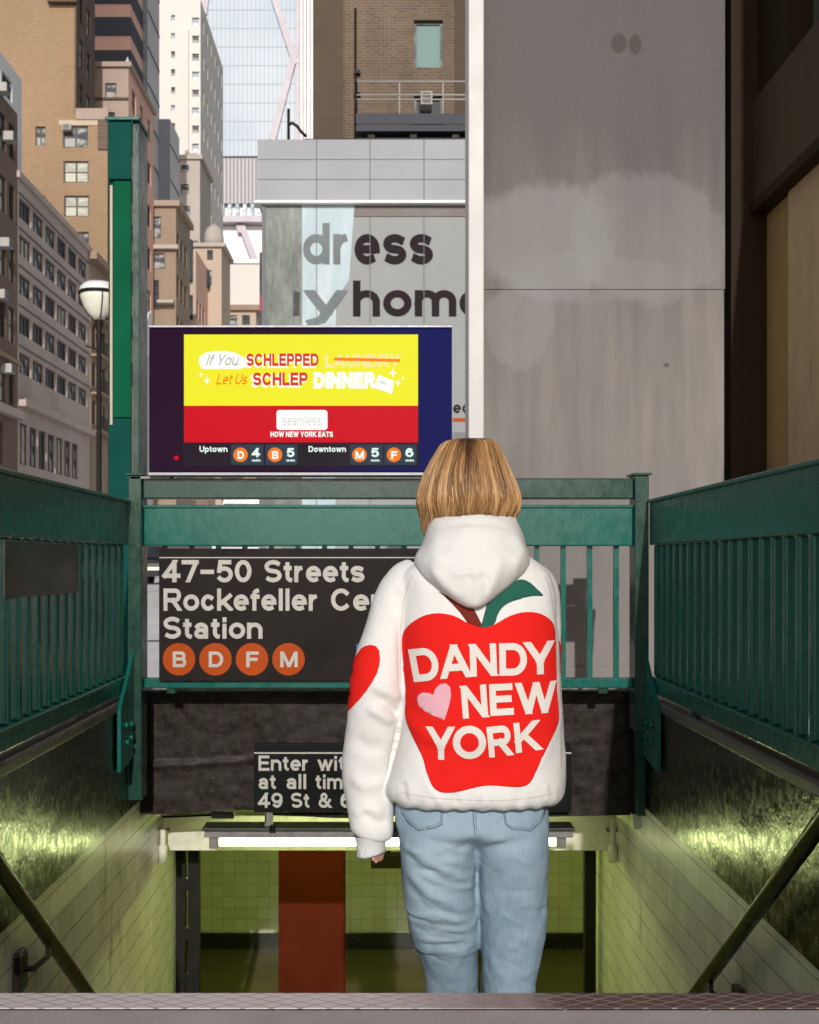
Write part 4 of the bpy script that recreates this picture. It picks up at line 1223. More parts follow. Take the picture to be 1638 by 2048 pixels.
MB().box(X(186, D), X(257, D), D - 0.15, D - 0.003, Z(200, D), Z(196, D)).build('sill_band', 'dark_brick_y', pk)
m = MB(); m.lathe(X(252, D), D + 0.5, [(0.35, Z(127, D) + 0.05), (0.3, Z(122, D)), (0.12, Z(116, D)), (0.02, Z(108, D))], 12)
m.build('finial', 'pale_clad', pk)
D = 105.0
sl = block('slate_tower', 'dark slate clad slim tower with a pale flank', X(262, D), X(295, D), D, D + 5.5, 60, 'slate', sidewall='pale_clad')
m = MB()
for zz in np.arange(30, 60, 3.2): m.box(X(295, D) + 0.003, X(295, D) + 0.06, D, D + 5.5, zz, zz + 0.12)
m.build('joint_line', 'slate', sl)
m = MB()
for zz in np.arange(30.4, 60, 3.2): m.box(X(276, D), X(292, D), D - 0.04, D - 0.003, zz, zz + 2.6)
m.build('glazing', 'pane_dark', sl)
D = 110.0
s2 = block('slate_block', 'dark slate box like building with a pale flank beside the cream tower', X(295, D), X(340, D), D, D + 5.0, Z(238, D), 'slate', sidewall='pale_clad')
m = MB()
for zz in np.arange(20, 41, 3.2): m.box(X(340, D) + 0.003, X(340, D) + 0.05, D, D + 5, zz, zz + 0.1)
m.build('joint_line', 'slate', s2)
D = 98.0
x0 = X(200, D)
lo = block('stone_block', 'tan stone block with dark sash windows below the dark slate box', x0, X(352, D), D, D + 7, Z(404, D), 'stone_tan',
           front=fr_px(x0, D, [(301, 322, 433, 476), (300, 318, 560, 620), (300, 330, 506, 538)]), side=sd_rows(D, D + 7, (27, 23.6, 20.2, 16.8), 1.9, 1.1, 0.8), cornice=(0.35, 0.4, 'pink_stone'))
MB().box(X(283, D), X(358, D), D - 0.5, D - 0.003, Z(500, D), Z(492, D)).build('ledge', 'grey_stone', lo)
MB().box(X(318, D), X(350, D), D - 0.9, D - 0.003, Z(610, D), Z(604, D)).build('balcony', 'grey_stone', lo)
D = 118.0
x0 = X(300, D)
lo2 = block('stone_house', 'narrow sunlit stone house with a dark bay right of the tan stone block', x0, X(392, D), D, D + 8, Z(500, D), 'sun_tan',
            front=fr_px(x0, D, [(372, 384, 505, 560), (372, 386, 590, 640)]), side=sd_rows(D, D + 8, (26, 22.5, 19), 2.0, 1.2, 0.8), sidewall='salmon')
MB().box(X(372, D), X(386, D), D - 0.7, D - 0.003, Z(562, D), Z(482, D)).build('dark_bay', 'slate', lo2)
D = 140.0
x0, x1 = X(312, D), X(401, D)
crects = [(388 - 4, 398, y, y + 15) for y in range(35, 500, 36)] + [(342, 350, y, y + 14) for y in range(30, 500, 36)]
cr = block('cream_tower', 'tall pale cream stone tower with columns of small bright windows', x0, x1, D, D + 19.5, 66.7, 'cream', front=fr_px(x0, D, [r for r in crects]),
           side=[(1.5 + 3.1 * i, 2.7 + 3.1 * i, z, z + 1.7) for i in range(6) for z in np.arange(30, 65, 4.2)], frame='win_frame_w', panes=['pane_blue', 'pane_blue', 'pane_mid'], rec=0.35)
MB().box(X(355, D), X(378, D), D - 0.5, D - 0.003, 20, 63).build('buttress', 'cream', cr)
D = 130.0
x0 = X(340, D)
gs = block('grey_house', 'grey stone set back block in front of the cream tower', x0, X(400, D), D, D + 8, Z(312, D), 'grey_stone', front=fr_px(x0, D, [(362, 378, 330, 344), (362, 378, 368, 388), (364, 380, 412, 430)]),
           panes=['pane_mid'], cornice=(0.3, 0.4, 'grey_stone'))
D = 126.0
x0 = X(380, D)
dm = block('domed_house', 'small sunlit stone house with a rounded dome near the street end', x0, X(443, D), D, D + 7, Z(488, D), 'sun_tan', front=fr_px(x0, D, [(414, 426, 500, 520), (410, 424, 540, 570)]), cornice=(0.4, 0.35, 'grey_stone'))
m = MB(); cx = X(424, D)
m.lathe(cx, D + 1.4, [(1.05, Z(487, D)), (1.05, Z(470, D)), (0.95, Z(458, D)), (0.7, Z(449, D)), (0.35, Z(444, D)), (0.05, Z(441, D))], 18)
m.build('dome', 'grey_stone', dm)
m = MB(); m.lathe(X(412, D) , D - 0.6, [(0.5, Z(578, D)), (0.55, Z(560, D)), (0.5, Z(546, D)), (0.15, Z(538, D))], 14)
m.build('lantern', 'slate', dm)
D = 150.0
x0 = X(430, D)
tn = block('tan_house', 'low light tan house with a curved cornice at the end of the street', x0, X(512, D), D, D + 9, Z(612, D), 'sun_tan', front=fr_px(x0, D, [(456, 474, 630, 650), (484, 500, 630, 650)]), cornice=(0.6, 0.6, 'stone_tan'))
D = 165.0
wh = block('white_house', 'white sunlit wall of a block below the glass tower', X(440, D), X(527, D), D, D + 10, Z(520, D), 'cream', cornice=(0.3, 0.5, 'pearl'))
# slim pale wall left of the screen
D = 62.0
pl_ = block('pale_house', 'pale house with a raked white parapet just left of the screen', X(266, D), X(283.5, D), D, D + 2.6, Z(700, D), 'pale_clad', side=[(0.6, 1.1, z, z + 0.9) for z in (3, 5, 7, 9)], frame='win_frame_w')
m = MB(); xs = X(283.5, D) + 0.01
m.prism([(D, Z(700, D) + 0.01), (D + 2.6, Z(700, D) + 0.01), (D + 2.6, Z(622, D + 2.6)), (D + 1.7, Z(632, D + 2))], 'x', X(279, D), xs)
m.build('parapet', 'pearl', pl_)

# glass tower
D = 200.0
gt = thing('glass_tower', 'huge pale blue glass tower with crossing steel braces and white corner ribs', 'building', (X(510, D), D, 0))
MB().box(X(380, D), X(592, D), D, D + 30, Z(312, D), 125).build('glass_wall', 'curtain', gt)
MB().box(X(380, D), X(640, D), D + 0.5, D + 30, Z(405, D), Z(312, D) - 0.01).build('podium', 'louvre', gt)
MB().box(X(380, D), X(640, D), D + 2.0, D + 30, 0, Z(445, D)).build('base_wall', 'pearl', gt)
MB().box(X(380, D), X(640, D), D - 0.2, D + 30, Z(444, D), Z(432, D)).build('base_band', 'brace', gt)
m = MB()
for i in range(10): m.box(X(440 + i * 15, D), X(447 + i * 15, D), D + 0.6, D + 1.5, Z(431, D), Z(406, D))
m.build('base_glazing', 'pane_blue', gt)
MB().box(X(380, D), X(640, D), D + 1.6, D + 30, Z(431.5, D), Z(405.5, D)).build('base_recess', 'pearl', gt)
def brace(p, q, w, dd=0.6):
    a, b_ = Vector(P(*p, D)), Vector(P(*q, D))
    t = (b_ - a).normalized(); n = Vector((-t.z, 0, t.x)) * (w / FP * D / 2)
    pts = [(v.x, v.z) for v in (a + n, b_ + n, b_ - n, a - n)]
    MB().prism(pts, 'y', D - dd, D - 0.02).build('brace', 'brace', gt)
brace((540, -30), (592, 130), 13); brace((592, 100), (545, 282), 13, 0.7); brace((418, -40), (408, 30), 12)
m = MB()
pts = [(X(470, D), Z(446, D)), (X(488, D), Z(446, D)), (X(525, D), Z(545, D)), (X(512, D), Z(545, D)), (X(481, D), Z(462, D)), (X(474, D), Z(462, D))]
m.prism(pts, 'y', D + 0.8, D + 1.98); m.build('brace', 'brace', gt)
MB().box(X(592, D) + 0.02, X(600, D), D - 0.5, D + 30, Z(312, D), 125).build('corner_column', 'brace', gt)
for i, (a, b_) in enumerate(((601, 606), (608, 613), (615, 620), (622, 627), (629, 640))):
    MB().box(X(a, D), X(b_, D), D - 0.8 - 0.2 * (i % 2), D + 30, Z(312, D), 125).build('rib', 'pearl', gt)
MB().box(X(598, D), X(645, D), D + 0.6, D + 29, Z(312, D), 124).build('rib_backing', 'brace', gt)

# --- brown building behind the shop
D = 30.0
x0 = X(628, D)
br = thing('brown_tower', 'dark brown brick building rising behind the grey shop front', 'building', (2.5, D, 0))
m = MB()
wr = fr_px(x0, D, [(828, 886, 40, 136), (828, 886, 192, 242)])
facade(m, (x0, D), (1, 0), 9.0, 0.0, 17.5, wr, 0.25, (0, -1))
m.add([(x0, D, 0), (x0, D + 8, 0), (x0, D + 8, 17.5), (x0, D, 17.5)], [(0, 1, 2, 3)])
m.build('wall', 'brown_brick_x', br)
MB().box(x0 - 0.02, X(686, D), D - 0.12, D - 0.003, 0.0, 17.5).build('corner_pier', 'brown_brick_dark', br)
MB().box(X(910, D), X(937, D), D - 0.06, D - 0.003, 0.0, 17.5).build('pilaster', 'brown_brick_dark', br)
MB().tube([(X(711, D), D - 0.1, Z(20, D)), (X(711, D), D - 0.1, Z(300, D))], 0.028, 8).build('drain_pipe', 'black_metal', br)
for py in (148, 191): MB().box(X(708, D), X(721, D), D - 0.16, D - 0.01, Z(py + 3, D), Z(py - 3, D)).build('pipe_clip', 'black_metal', br)
for q, pn in zip(wr, ('pane_teal', 'pane_dark')):
    window(br, x0 + (q[0] + q[1]) / 2, D + 0.12, (q[2] + q[3]) / 2, q[1] - q[0], q[3] - q[2], 'plain', False, 'win_frame', pn)
MB().box(X(824, D), X(890, D), D - 0.06, D - 0.003, Z(243, D) - 0.1, Z(243, D)).build('sill', 'brown_brick_dark', br)
ac(852, 209, 30.1, 'square pale air conditioner in the window of the brown building above the shop', 23, 26)

# --- shop
D = 20.0
sh = thing('shop', 'grey panelled shop front with large dark lettering behind the glass', 'shop', (2, D, 0))
xs0, xs1 = X(515, D), 7.0
zt, zb = Z(279, D), Z(404, D)
MB().box(xs0, xs1, D, D + 6, zb, zt).build('fascia', 'fascia', sh)
m = MB()
for px in (633, 740, 848, 955): m.box(X(px, D) - 0.008, X(px, D) + 0.008, D - 0.006, D - 0.0005, zb, zt)
for py in (319, 359): m.box(xs0, xs1, D - 0.004, D - 0.0003, Z(py, D) - 0.007, Z(py, D) + 0.007)
m.build('panel_joints', 'joint', sh)
MB().box(xs0 - 0.05, xs1, D - 0.12, D + 0.2, Z(410, D), zb - 0.001, bev=0.01).build('white_lip', 'lip_white', sh)
MB().box(X(536, D), xs1, D + 0.1, D + 6, 0.0, Z(411, D)).build('interior_wall', plain('shop_interior_brown', (0.16, 0.14, 0.11), 0.6, 0.2, 1), sh)
MAT['banner'] = plain('grey_banner', (0.33, 0.335, 0.33), 0.8, 0.06, 0.6, spec=0.05)
MAT['dark_letter'] = plain('charcoal_lettering', (0.028, 0.021, 0.023), 0.8, 0.1, 2, spec=0.05)
bn = MB().box(X(672, D), xs1, D + 0.03, D + 0.08, 0.9, Z(433, D)).build('banner', 'banner', sh)
MB().box(X(700, D), xs1, D + 0.02, D + 0.09, Z(432, D), Z(411, D)).build('head_panel', plain('brown_head_panel', (0.16, 0.13, 0.115), 0.6, 0.15, 2), sh)
m = MB(); Dl = D + 0.022
words(sh, 'dark_letter', [('ess', 709, 866, 446, 529, Dl, 0.205, 0.10), ('home', 706, 973, 561, 633, Dl, 0.205, 0.085), ('ec', 906, 940, 803, 826, Dl, 0.18, 0.12)])
m = MB(); rect(m, 905, 960, 836, 843, Dl); m.build('red_line', 'sign_orange', sh)
# panes left of the banner: reflections of sky and street painted into their colours
def shop_glass():
    k = NB('mirroring_shop_glass')
    return k.out((0.50, 0.55, 0.57), 0.06, None, 0.75)
MAT['shop_glass'] = shop_glass()
MAT['shop_glass_dark'] = plain('greenish_shop_glass', (0.16, 0.18, 0.16), 0.3, 0.5, 1.3, stretch=(1.8, 1, 0.5), dirt=(0.34, 0.35, 0.32), dirt_amt=0.9, spec=0.1)  # blotches painted in for the buildings reflected in this pane
MAT['sky_reflection'] = plain('glass_painted_sky_reflection', (0.44, 0.53, 0.565), 0.4, 0.12, 1.1, stretch=(2, 1, 0.5), dirt=(0.62, 0.66, 0.68), dirt_amt=0.8, spec=0.1)  # opaque pale pane: the reflected bright sky painted as colour
MAT['faint_letter'] = plain('faint_lettering', (0.125, 0.145, 0.155), 0.6, 0.1, 2)  # lettering paled in colour for the reflection that veils it
MB().box(X(531, D), X(604, D) - 0.003, D + 0.012, D + 0.03, 0.2, Z(411, D)).build('side_glass', 'shop_glass_dark', sh)
fz = MB()
fz.prism([(X(604, D), 0.2), (X(671, D), 0.2), (X(672, D), Z(600, D)), (X(698, D), Z(560, D)), (X(709, D), Z(411, D)), (X(604, D), Z(411, D))], 'y', D + 0.014, D + 0.028)
fz.build('reflection_pane', 'sky_reflection', sh)
m = MB(); Dl = D + 0.012
words(sh, 'faint_letter', [('dr', 606, 700, 446, 529, Dl, 0.205, 0.10), ('y', 612, 690, 561, 633, Dl, 0.205)], 'faint_lettering')
m = MB()
MAT['dim_letter'] = plain('dim_grey_green', (0.085, 0.09, 0.082), 0.8, 0.3, 4, spec=0.05)
m.add([P(a, b, D + 0.010) for a, b in ((587, 580), (600, 584), (599, 632), (586, 632))], [(0, 1, 2, 3)])
m.build('half_letter', 'dim_letter', sh)

m = MB()
for px in (633, 740, 848, 955): m.box(X(px, D) - 0.006, X(px, D) + 0.006, D + 0.0, D + 0.011, 0.2, Z(411, D))
m.build('glazing_bar', 'joint', sh)
MB().box(X(524, D), X(531, D), D - 0.02, D + 0.1, 0.0, Z(411, D)).build('corner_post', 'joint', sh)
MB().box(X(604, D), xs1, D + 0.3, D + 5.9, zt + 0.001, zt + 0.12).build('roof_kerb', 'black_metal', sh)
m = MB(); Dp = D + 0.6
m.tube([P(577, 282, Dp), P(577, 218, Dp)], 0.024, 8)
m.tube([P(577, 250, Dp), P(584, 246, Dp), P(594, 252, Dp), P(602, 263, Dp), P(612, 273, Dp)], 0.028, 8)
m.build('roof_pipe', 'black_metal', sh)
# roof-top walkway with rails
wk = thing('roof_walkway', 'steel maintenance walkway with thin pale rails on the roof of the shop', 'walkway', (1.5, 25, zt))
D = 25.0
xa, xb = X(712, D), 6.5
MB().box(xa, xb, D, D + 0.9, Z(262, D), Z(250, D)).build('deck', 'slate', wk)
MB().box(xa, xb, D - 0.03, D - 0.001, Z(249, D), Z(228, D)).build('kick_plate', 'slate', wk)
for py in (163, 190, 199):
    MB().tube([(xa, D, Z(py, D)), (xb, D, Z(py, D))], 0.016, 8).build('rail', 'win_frame_w', wk)
px = 712
while px < 1300:
    MB().tube([(X(px, D), D + 0.01, Z(250, D)), (X(px, D), D + 0.01, Z(162, D))], 0.013 if px > 712 else 0.03, 8).build('post', 'win_frame_w' if px > 712 else 'black_metal', wk)
    px += 87 if px < 800 else 62
for px in (735, 820, 905):
    MB().box(X(px, D), X(px + 14, D), D + 0.1, D + 0.8, zt + 0.1, Z(263, D)).build('support', 'black_metal', wk)
m = MB(); m.box(xa, xb, D + 0.2, D + 0.6, Z(275, D), Z(268, D)); m.build('beam', 'slate', wk)
# banner strip at the shop corner
bs = thing('banner_sign', 'narrow vertical navy and red banner at the left corner of the shop', 'sign', P(523, 655, 22))
for i, (a, b_, mt) in enumerate(((505, 560, 'pane_dark'), (560, 590, 'scr_navy'), (590, 622, 'banner_red'), (622, 655, 'scr_navy'))):
    if mt not in MAT: MAT[mt] = plain(mt, (0.35, 0.03, 0.03) if 'red' in mt else (0.03, 0.035, 0.07), 0.6, 0.1, 4)
    MB().box(X(519, 22), X(529, 22), 22.0, 22.05, Z(b_, 22) + 0.002, Z(a, 22)).build('panel', mt, bs)
MB().box(X(518, 22), X(530, 22), 21.99, 22.06, 0.0, Z(655, 22)).build('support', 'joint', bs)

# ------------------------------------------------------------------ street lamp and vehicles
D = 26.0
sl_ = thing('street_lamp', 'street lamp with a large cream globe under a white cap, half behind the green post', 'lamp', (X(198, D), D, 0))
cx = X(198, D)
zz = lambda p: Z(p, D)
MAT['globe'] = plain('cream_globe', (0.78, 0.77, 0.64), 0.3, 0.04, 3)
r_ = lambda p: p / FP * D
MB().lathe(cx, D, [(r_(8), zz(640)), (r_(20), zz(630)), (r_(30), zz(615)), (r_(36), zz(598)), (r_(38), zz(588))], 28).build('globe', 'globe', sl_)
MB().lathe(cx, D, [(r_(40), zz(587)), (r_(40), zz(583)), (r_(36), zz(574)), (r_(28), zz(567)), (r_(12), zz(565))], 28).build('cap', 'lip_white', sl_)
MB().lathe(cx, D, [(r_(39.5), zz(590)), (r_(40.5), zz(587.5)), (r_(40.5), zz(584)), (r_(39.5), zz(583))], 28).build('band', 'black_metal', sl_)
MB().lathe(cx, D, [(0.11, 0.0), (0.13, 0.5), (0.06, 1.2), (0.052, zz(690)), (0.075, zz(670)), (0.05, zz(664)), (0.10, zz(648)), (r_(9), zz(641))], 16).build('pole', 'black_metal', sl_)
m = MB()
m.tube([(cx, D - 0.02, zz(745)), (cx + r_(20), D - 0.02, zz(735)), (cx + r_(22), D - 0.02, zz(760))], 0.018, 8)
m.tube([(cx, D - 0.02, zz(700)), (cx - r_(26), D - 0.02, zz(692))], 0.016, 8)
m.build('arm', 'black_metal', sl_)
m = MB()
for a in range(4):
    t = a * math.pi / 2 + 0.4
    m.tube([(cx + r_(q) * math.cos(t), D + r_(q) * math.sin(t), zz(p)) for q, p in ((12, 639), (22.5, 629), (32, 615), (38, 600), (40, 588))], 0.012, 6)
m.build('globe_strap', 'black_metal', sl_)

def car(name, label, x, y, w, l, h, body, cat='car', van=False):
    r = thing(name, label, cat, (x, y + l / 2, 0.006))
    W = w / 2
    prof = ([(0, .32), (0.02, .75), (.10, .95), (.28, h * .97), (.9, h), (l - 1.5, h * .98), (l - .9, h * .62), (l - .05, .85), (l, .35)] if van else
            [(0, .32), (0.0, .80), (.35, .92), (.75, h * .95), (1.3, h), (2.4, h * .98), (3.1, .92), (l - .1, .78), (l, .35)])
    m = MB()
    # three-slice shell so the cabin leans in
    n = len(prof)
    xs = [-W, -W * .96, W * .96, W]
    vs = []
    for k_, xx in enumerate(xs):
        for (yy, zz_) in prof:
            lean = max(0, zz_ - 0.85) * 0.22
            ins = 0.0 if k_ in (1, 2) else 0.0
            sgn = -1 if xx < 0 else 1
            vs.append((x + xx - sgn * lean * (1 if k_ in (0, 3) else 1.0), y + yy, zz_ - (0.05 if k_ in (0, 3) and zz_ > 0.9 else 0)))
    fs = []
    for k_ in range(3):
        for i in range(n):
            j = (i + 1) % n
            fs.append((k_ * n + i, k_ * n + j, (k_ + 1) * n + j, (k_ + 1) * n + i))
    fs.append(tuple(range(n))); fs.append(tuple(reversed(range(3 * n, 4 * n))))
    m.add(vs, fs)
    o = m.build('body', body, r); smooth_angle(o, 40)
    a, b_ = (prof[2], prof[3]) if van else (prof[2], prof[3])
    m = MB()
    def on(t, xo): return (x + xo, y + a[0] + (b_[0] - a[0]) * t - 0.012, a[1] + (b_[1] - a[1]) * t + 0.008)
    m.add([on(.15, -W * .78), on(.15, W * .78), on(.9, W * .66), on(.9, -W * .66)], [(0, 1, 2, 3)])
    m.build('rear_window', 'pane_dark', r)
    for s in (-1, 1):
        m = MB(); m.box(x + s * W * .82 - .12, x + s * W * .82 + .12, y - 0.03, y - 0.001, .68, .84, bev=0.02)
        m.build('tail_light', 'tail', r)
        for yy in (0.85, l - 0.85):
            m = MB()
            m.tube([(x + s * (W - .22), y + yy, .325), (x + s * (W + .005), y + yy, .325)], .32, 20)
            wv = m.build('wheel', 'tyre', r)
            MB().tube([(x + s * (W - .1), y + yy, .325), (x + s * (W + .012), y + yy, .325)], .2, 16).build('rim', 'grey_metal', wv)
    MB().box(x - W * .97, x + W * .97, y - 0.045, y - 0.002, .34, .52, bev=0.02).build('bumper', 'tyre', r)
    MB().box(x - .26, x + .26, y - 0.05, y - 0.0455, .54, .66).build('number_plate', 'lip_white', r)
    return r
MAT['tail'] = emitter('red_tail_light', (1.0, 0.02, 0.01), 2.0)
MAT['tyre'] = plain('black_rubber', (0.015, 0.015, 0.015), 0.7, 0.1, 8)
MAT['car_black'] = plain('black_car_paint', (0.012, 0.012, 0.014), 0.15, 0.05, 2, coat=1.0)
MAT['car_white'] = plain('white_car_paint', (0.75, 0.74, 0.73), 0.2, 0.04, 2, coat=1.0)
MAT['car_silver'] = plain('silver_car_paint', (0.42, 0.42, 0.43), 0.25, 0.04, 2, coat=1.0, metal=0.4)
car('parked_car', 'dark car with a lit red tail light in the gap beside the station sign', X(308, 44.0), 44.0, 1.85, 4.4, 1.5, 'car_black')
car('delivery_van', 'white van whose roof shows in the slot above the green beam', X(500, 27.0), 27.0, 1.9, 5.0, 2.33, 'car_white', 'van', True)
car('delivery_van', 'silver van standing further up the street behind the white one', X(385, 36.0), 36.0, 1.9, 5.0, 2.5, 'car_silver', 'van', True)
car('delivery_van', 'tall white van by the shop between the screen and the white upright', X(955, 15.5), 15.5, 1.9, 4.2, 2.58, 'car_white', 'van', True)

# ------------------------------------------------------------------ the person on the stairs
DP = 2.80                                  # depth of the body's middle
def px2(px, D=DP): return X(px, D)
def pz2(py, D=DP): return Z(py, D)

def catmull(rows, sub):
    rows = [np.array(r, float) for r in rows]
    out = []
    for i in range(len(rows) - 1):
        p0, p1, p2, p3 = rows[max(i - 1, 0)], rows[i], rows[i + 1], rows[min(i + 2, len(rows) - 1)]
        for k in range(sub):
            t = k / sub
            out.append(0.5 * ((2 * p1) + (-p0 + p2) * t + (2 * p0 - 5 * p1 + 4 * p2 - p3) * t * t + (-p0 + 3 * p1 - 3 * p2 + p3) * t ** 3))
    out.append(rows[-1])
    return out

def loft_h(m, rows, seg=48, sub=4, expo=2.3, tilt=0.0):
    """horizontal rings: rows of (z, x_left, x_right, y_back, y_front)"""
    rings = catmull(rows, sub)
    vs, fs = [], []
    for z, xl, xr, yb, yf in rings:
        cx, cy, rx, ry = (xl + xr) / 2, (yb + yf) / 2, max(1e-4, (xr - xl) / 2), max(1e-4, (yf - yb) / 2)
        for k in range(seg):
            a = 2 * math.pi * k / seg
            c, s = math.cos(a), math.sin(a)
            vs.append((cx + rx * math.copysign(abs(c) ** (2 / expo), c), cy + ry * math.copysign(abs(s) ** (2 / expo), s), z + tilt * rx * math.copysign(abs(c) ** (2 / expo), c)))
    n = len(rings)
    for i in range(n - 1):
        for k in range(seg):
            k2 = (k + 1) % seg
            fs.append((i * seg + k, i * seg + k2, (i + 1) * seg + k2, (i + 1) * seg + k))
    fs.append(tuple(reversed(range(seg)))); fs.append(tuple((n - 1) * seg + k for k in range(seg)))
    m.add(vs, fs, 0, True)

def loft_t(m, rows, seg=20, sub=5):
    """limb: rows of (x, y, z, r)"""
    q = catmull(rows, sub)
    m.tube([r[:3] for r in q], [max(0.001, r[3]) for r in q], seg)

def ball(m, c, r, seg=20, rings=12):
    rx, ry, rz = r if isinstance(r, (tuple, list)) else (r, r, r)
    prof = []
    vs, fs = [], []
    for i in range(1, rings):
        t = math.pi * i / rings
        for k in range(seg):
            a = 2 * math.pi * k / seg
            vs.append((c[0] + rx * math.sin(t) * math.cos(a), c[1] + ry * math.sin(t) * math.sin(a), c[2] + rz * math.cos(t)))
    for i in range(rings - 2):
        for k in range(seg):
            k2 = (k + 1) % seg
            fs.append((i * seg + k, (i + 1) * seg + k, (i + 1) * seg + k2, i * seg + k2))
    o = len(vs); vs.append((c[0], c[1], c[2] + rz)); vs.append((c[0], c[1], c[2] - rz))
    for k in range(seg):
        k2 = (k + 1) % seg
        fs.append((o, k, k2)); fs.append((o + 1, (rings - 2) * seg + k2, (rings - 2) * seg + k))
    m.add(vs, fs, 0, True)

def fuse(m, name, mat, parent, voxel, smooth_it=4, fac=0.5, fn=None):
    """melt the overlapping pieces into one continuous skin"""
    o = m.build(name + '_raw', mat)
    md = o.modifiers.new('r', 'REMESH'); md.mode = 'VOXEL'; md.voxel_size = voxel; md.adaptivity = 0.0
    if smooth_it:
        sm = o.modifiers.new('s', 'SMOOTH'); sm.factor = fac; sm.iterations = smooth_it
    dg = bpy.context.evaluated_depsgraph_get(); dg.update()
    me = bpy.data.meshes.new_from_object(o.evaluated_get(dg), depsgraph=dg)
    bpy.data.objects.remove(o, do_unlink=True)
    me.name = name
    if fn:
        n = len(me.vertices)
        co = np.empty(n * 3); me.vertices.foreach_get('co', co); co = co.reshape(-1, 3)
        no = np.empty(n * 3); me.vertices.foreach_get('normal', no); no = no.reshape(-1, 3)
        co = co + no * fn(co, no)[:, None]
        me.vertices.foreach_set('co', co.ravel()); me.update()
    me.materials.clear(); me.materials.append(MAT[mat] if isinstance(mat, str) else mat)
    for p in me.polygons: p.use_smooth = True
    return link(me, name, parent)

def seg_dist(px, pz, a, b):
    ax, az, bx, bz = a[0], a[1], b[0], b[1]
    dx, dz = bx - ax, bz - az
    t = np.clip(((px - ax) * dx + (pz - az) * dz) / (dx * dx + dz * dz), 0, 1)
    d = np.hypot(px - ax - t * dx, pz - az - t * dz)
    return d, t
def folds(co, no, D, segs, back=True):
    """soft ridges (+) and creases (-) along polylines given in photo pixels at depth D: (points, width px, height m)"""
    k = FP / D
    px = co[:, 0] * k + CX; py = CY - (co[:, 2] - CZ) * k
    out = np.zeros(len(co))
    w = np.clip(-no[:, 1] * 1.6 + 0.25, 0, 1) if back else 1.0
    for pts, wd, h in segs:
        best = np.full(len(co), 1e9); tt = np.zeros(len(co))
        L = len(pts) - 1
        for i in range(L):
            d, t = seg_dist(px, py, pts[i], pts[i + 1])
            u = d < best
            best = np.where(u, d, best); tt = np.where(u, (i + t) / L, tt)
        taper = np.clip(np.minimum(tt, 1 - tt) * 5, 0, 1) * 0.8 + 0.2
        out += h * np.exp(-(best / wd) ** 2) * taper
    return out * w
def nz(co, s, amp, seed=0.0, st=(1, 1, 1)):
    return np.array([mnoise.noise(Vector((c[0] * s * st[0] + seed, c[1] * s * st[1] + seed * 1.3, c[2] * s * st[2] - seed))) for c in co]) * amp

# --- cloth, skin and hair materials
def fleece(name, c, rib=False):
    k = NB(name)
    n = k.noise(3.5, 4)
    col = k.mix(k.range(n, 0.3, 0.7), sc(c, 0.965), sc(c, 1.02))
    fz = k.noise(420, 3, 0.7)
    pil = k.noise(130, 4, 0.7)
    col = k.mix(k.math('MULTIPLY', k.range(pil, 0.35, 0.7), 0.10), col, sc(c, 0.80))
    h = k.math('ADD', k.math('MULTIPLY', fz, 0.7), k.math('MULTIPLY', pil, 2.2))
    if rib:
        s = k.sep()
        h = k.math('ADD', k.math('MULTIPLY', h, 0.4), k.math('SINE', k.math('MULTIPLY', k.math('ADD', s[0], s[1]), 1500)))
    return k.out(col, 0.95, k.bump(h, 0.4, 0.0016), spec=0.06)
MAT['fleece'] = fleece('white_fleece', (0.76, 0.745, 0.72))
MAT['fleece_rib'] = fleece('white_ribbed_fleece', (0.74, 0.73, 0.72), True)
def felt(name, c):
    k = NB(name)
    n = k.noise(300, 4, 0.7)
    col = k.mix(k.range(n, 0.3, 0.7), sc(c, 0.93), sc(c, 1.05))
    return k.out(col, 0.95, k.bump(n, 0.35, 0.001), spec=0.08)
MAT['felt_red'] = felt('red_felt', (0.74, 0.018, 0.014))
MAT['felt_cream'] = felt('cream_felt', (0.72, 0.67, 0.61))
MAT['felt_pink'] = felt('pink_felt', (0.74, 0.40, 0.46))
MAT['felt_brown'] = felt('brown_felt', (0.17, 0.026, 0.018))
MAT['felt_green'] = felt('green_felt', (0.022, 0.115, 0.085))
def denim():
    k = NB('washed_blue_denim')
    s = k.sep()
    tw = k.math('SINE', k.math('MULTIPLY', k.math('ADD', k.math('MULTIPLY', s[0], 1.0), k.math('MULTIPLY', s[2], 0.8)), 2600))
    slub = k.noise(90, 5, 0.7, k.mapping((3.0, 1, 0.45)))
    big = k.noise(5, 4, 0.6, k.mapping((1, 1, 0.6)))
    col = k.mix(k.range(big, 0.35, 0.68), (0.190, 0.288, 0.375), (0.345, 0.445, 0.525))
    col = k.mix(k.math('MULTIPLY', k.range(slub, 0.38, 0.66), 0.34), col, (0.41, 0.50, 0.56))
    col = k.mix(k.math('MULTIPLY', k.range(k.noise(420, 3, 0.7), 0.45, 0.75), 0.35), col, (0.40, 0.47, 0.52))
    h = k.math('ADD', k.math('MULTIPLY', tw, 0.25), k.math('MULTIPLY', k.noise(300, 4, 0.7), 0.8))
    return k.out(col, 0.9, k.bump(h, 0.25, 0.001), spec=0.15)
MAT['denim'] = denim()
MAT['stitch'] = plain('dark_blue_stitching', (0.085, 0.13, 0.18), 0.9, 0.2, 40)
def skin():
    k = NB('skin')
    n = k.noise(30, 4)
    col = k.mix(k.range(n, 0.3, 0.7), (0.56, 0.27, 0.19), (0.66, 0.36, 0.26))
    m = k.out(col, 0.5, k.bump(k.noise(400, 3), 0.1, 0.001))
    k.b.inputs['Subsurface Weight'].default_value = 0.15
    k.b.inputs['Subsurface Radius'].default_value = (0.01, 0.004, 0.002)
    return m
MAT['skin'] = skin()
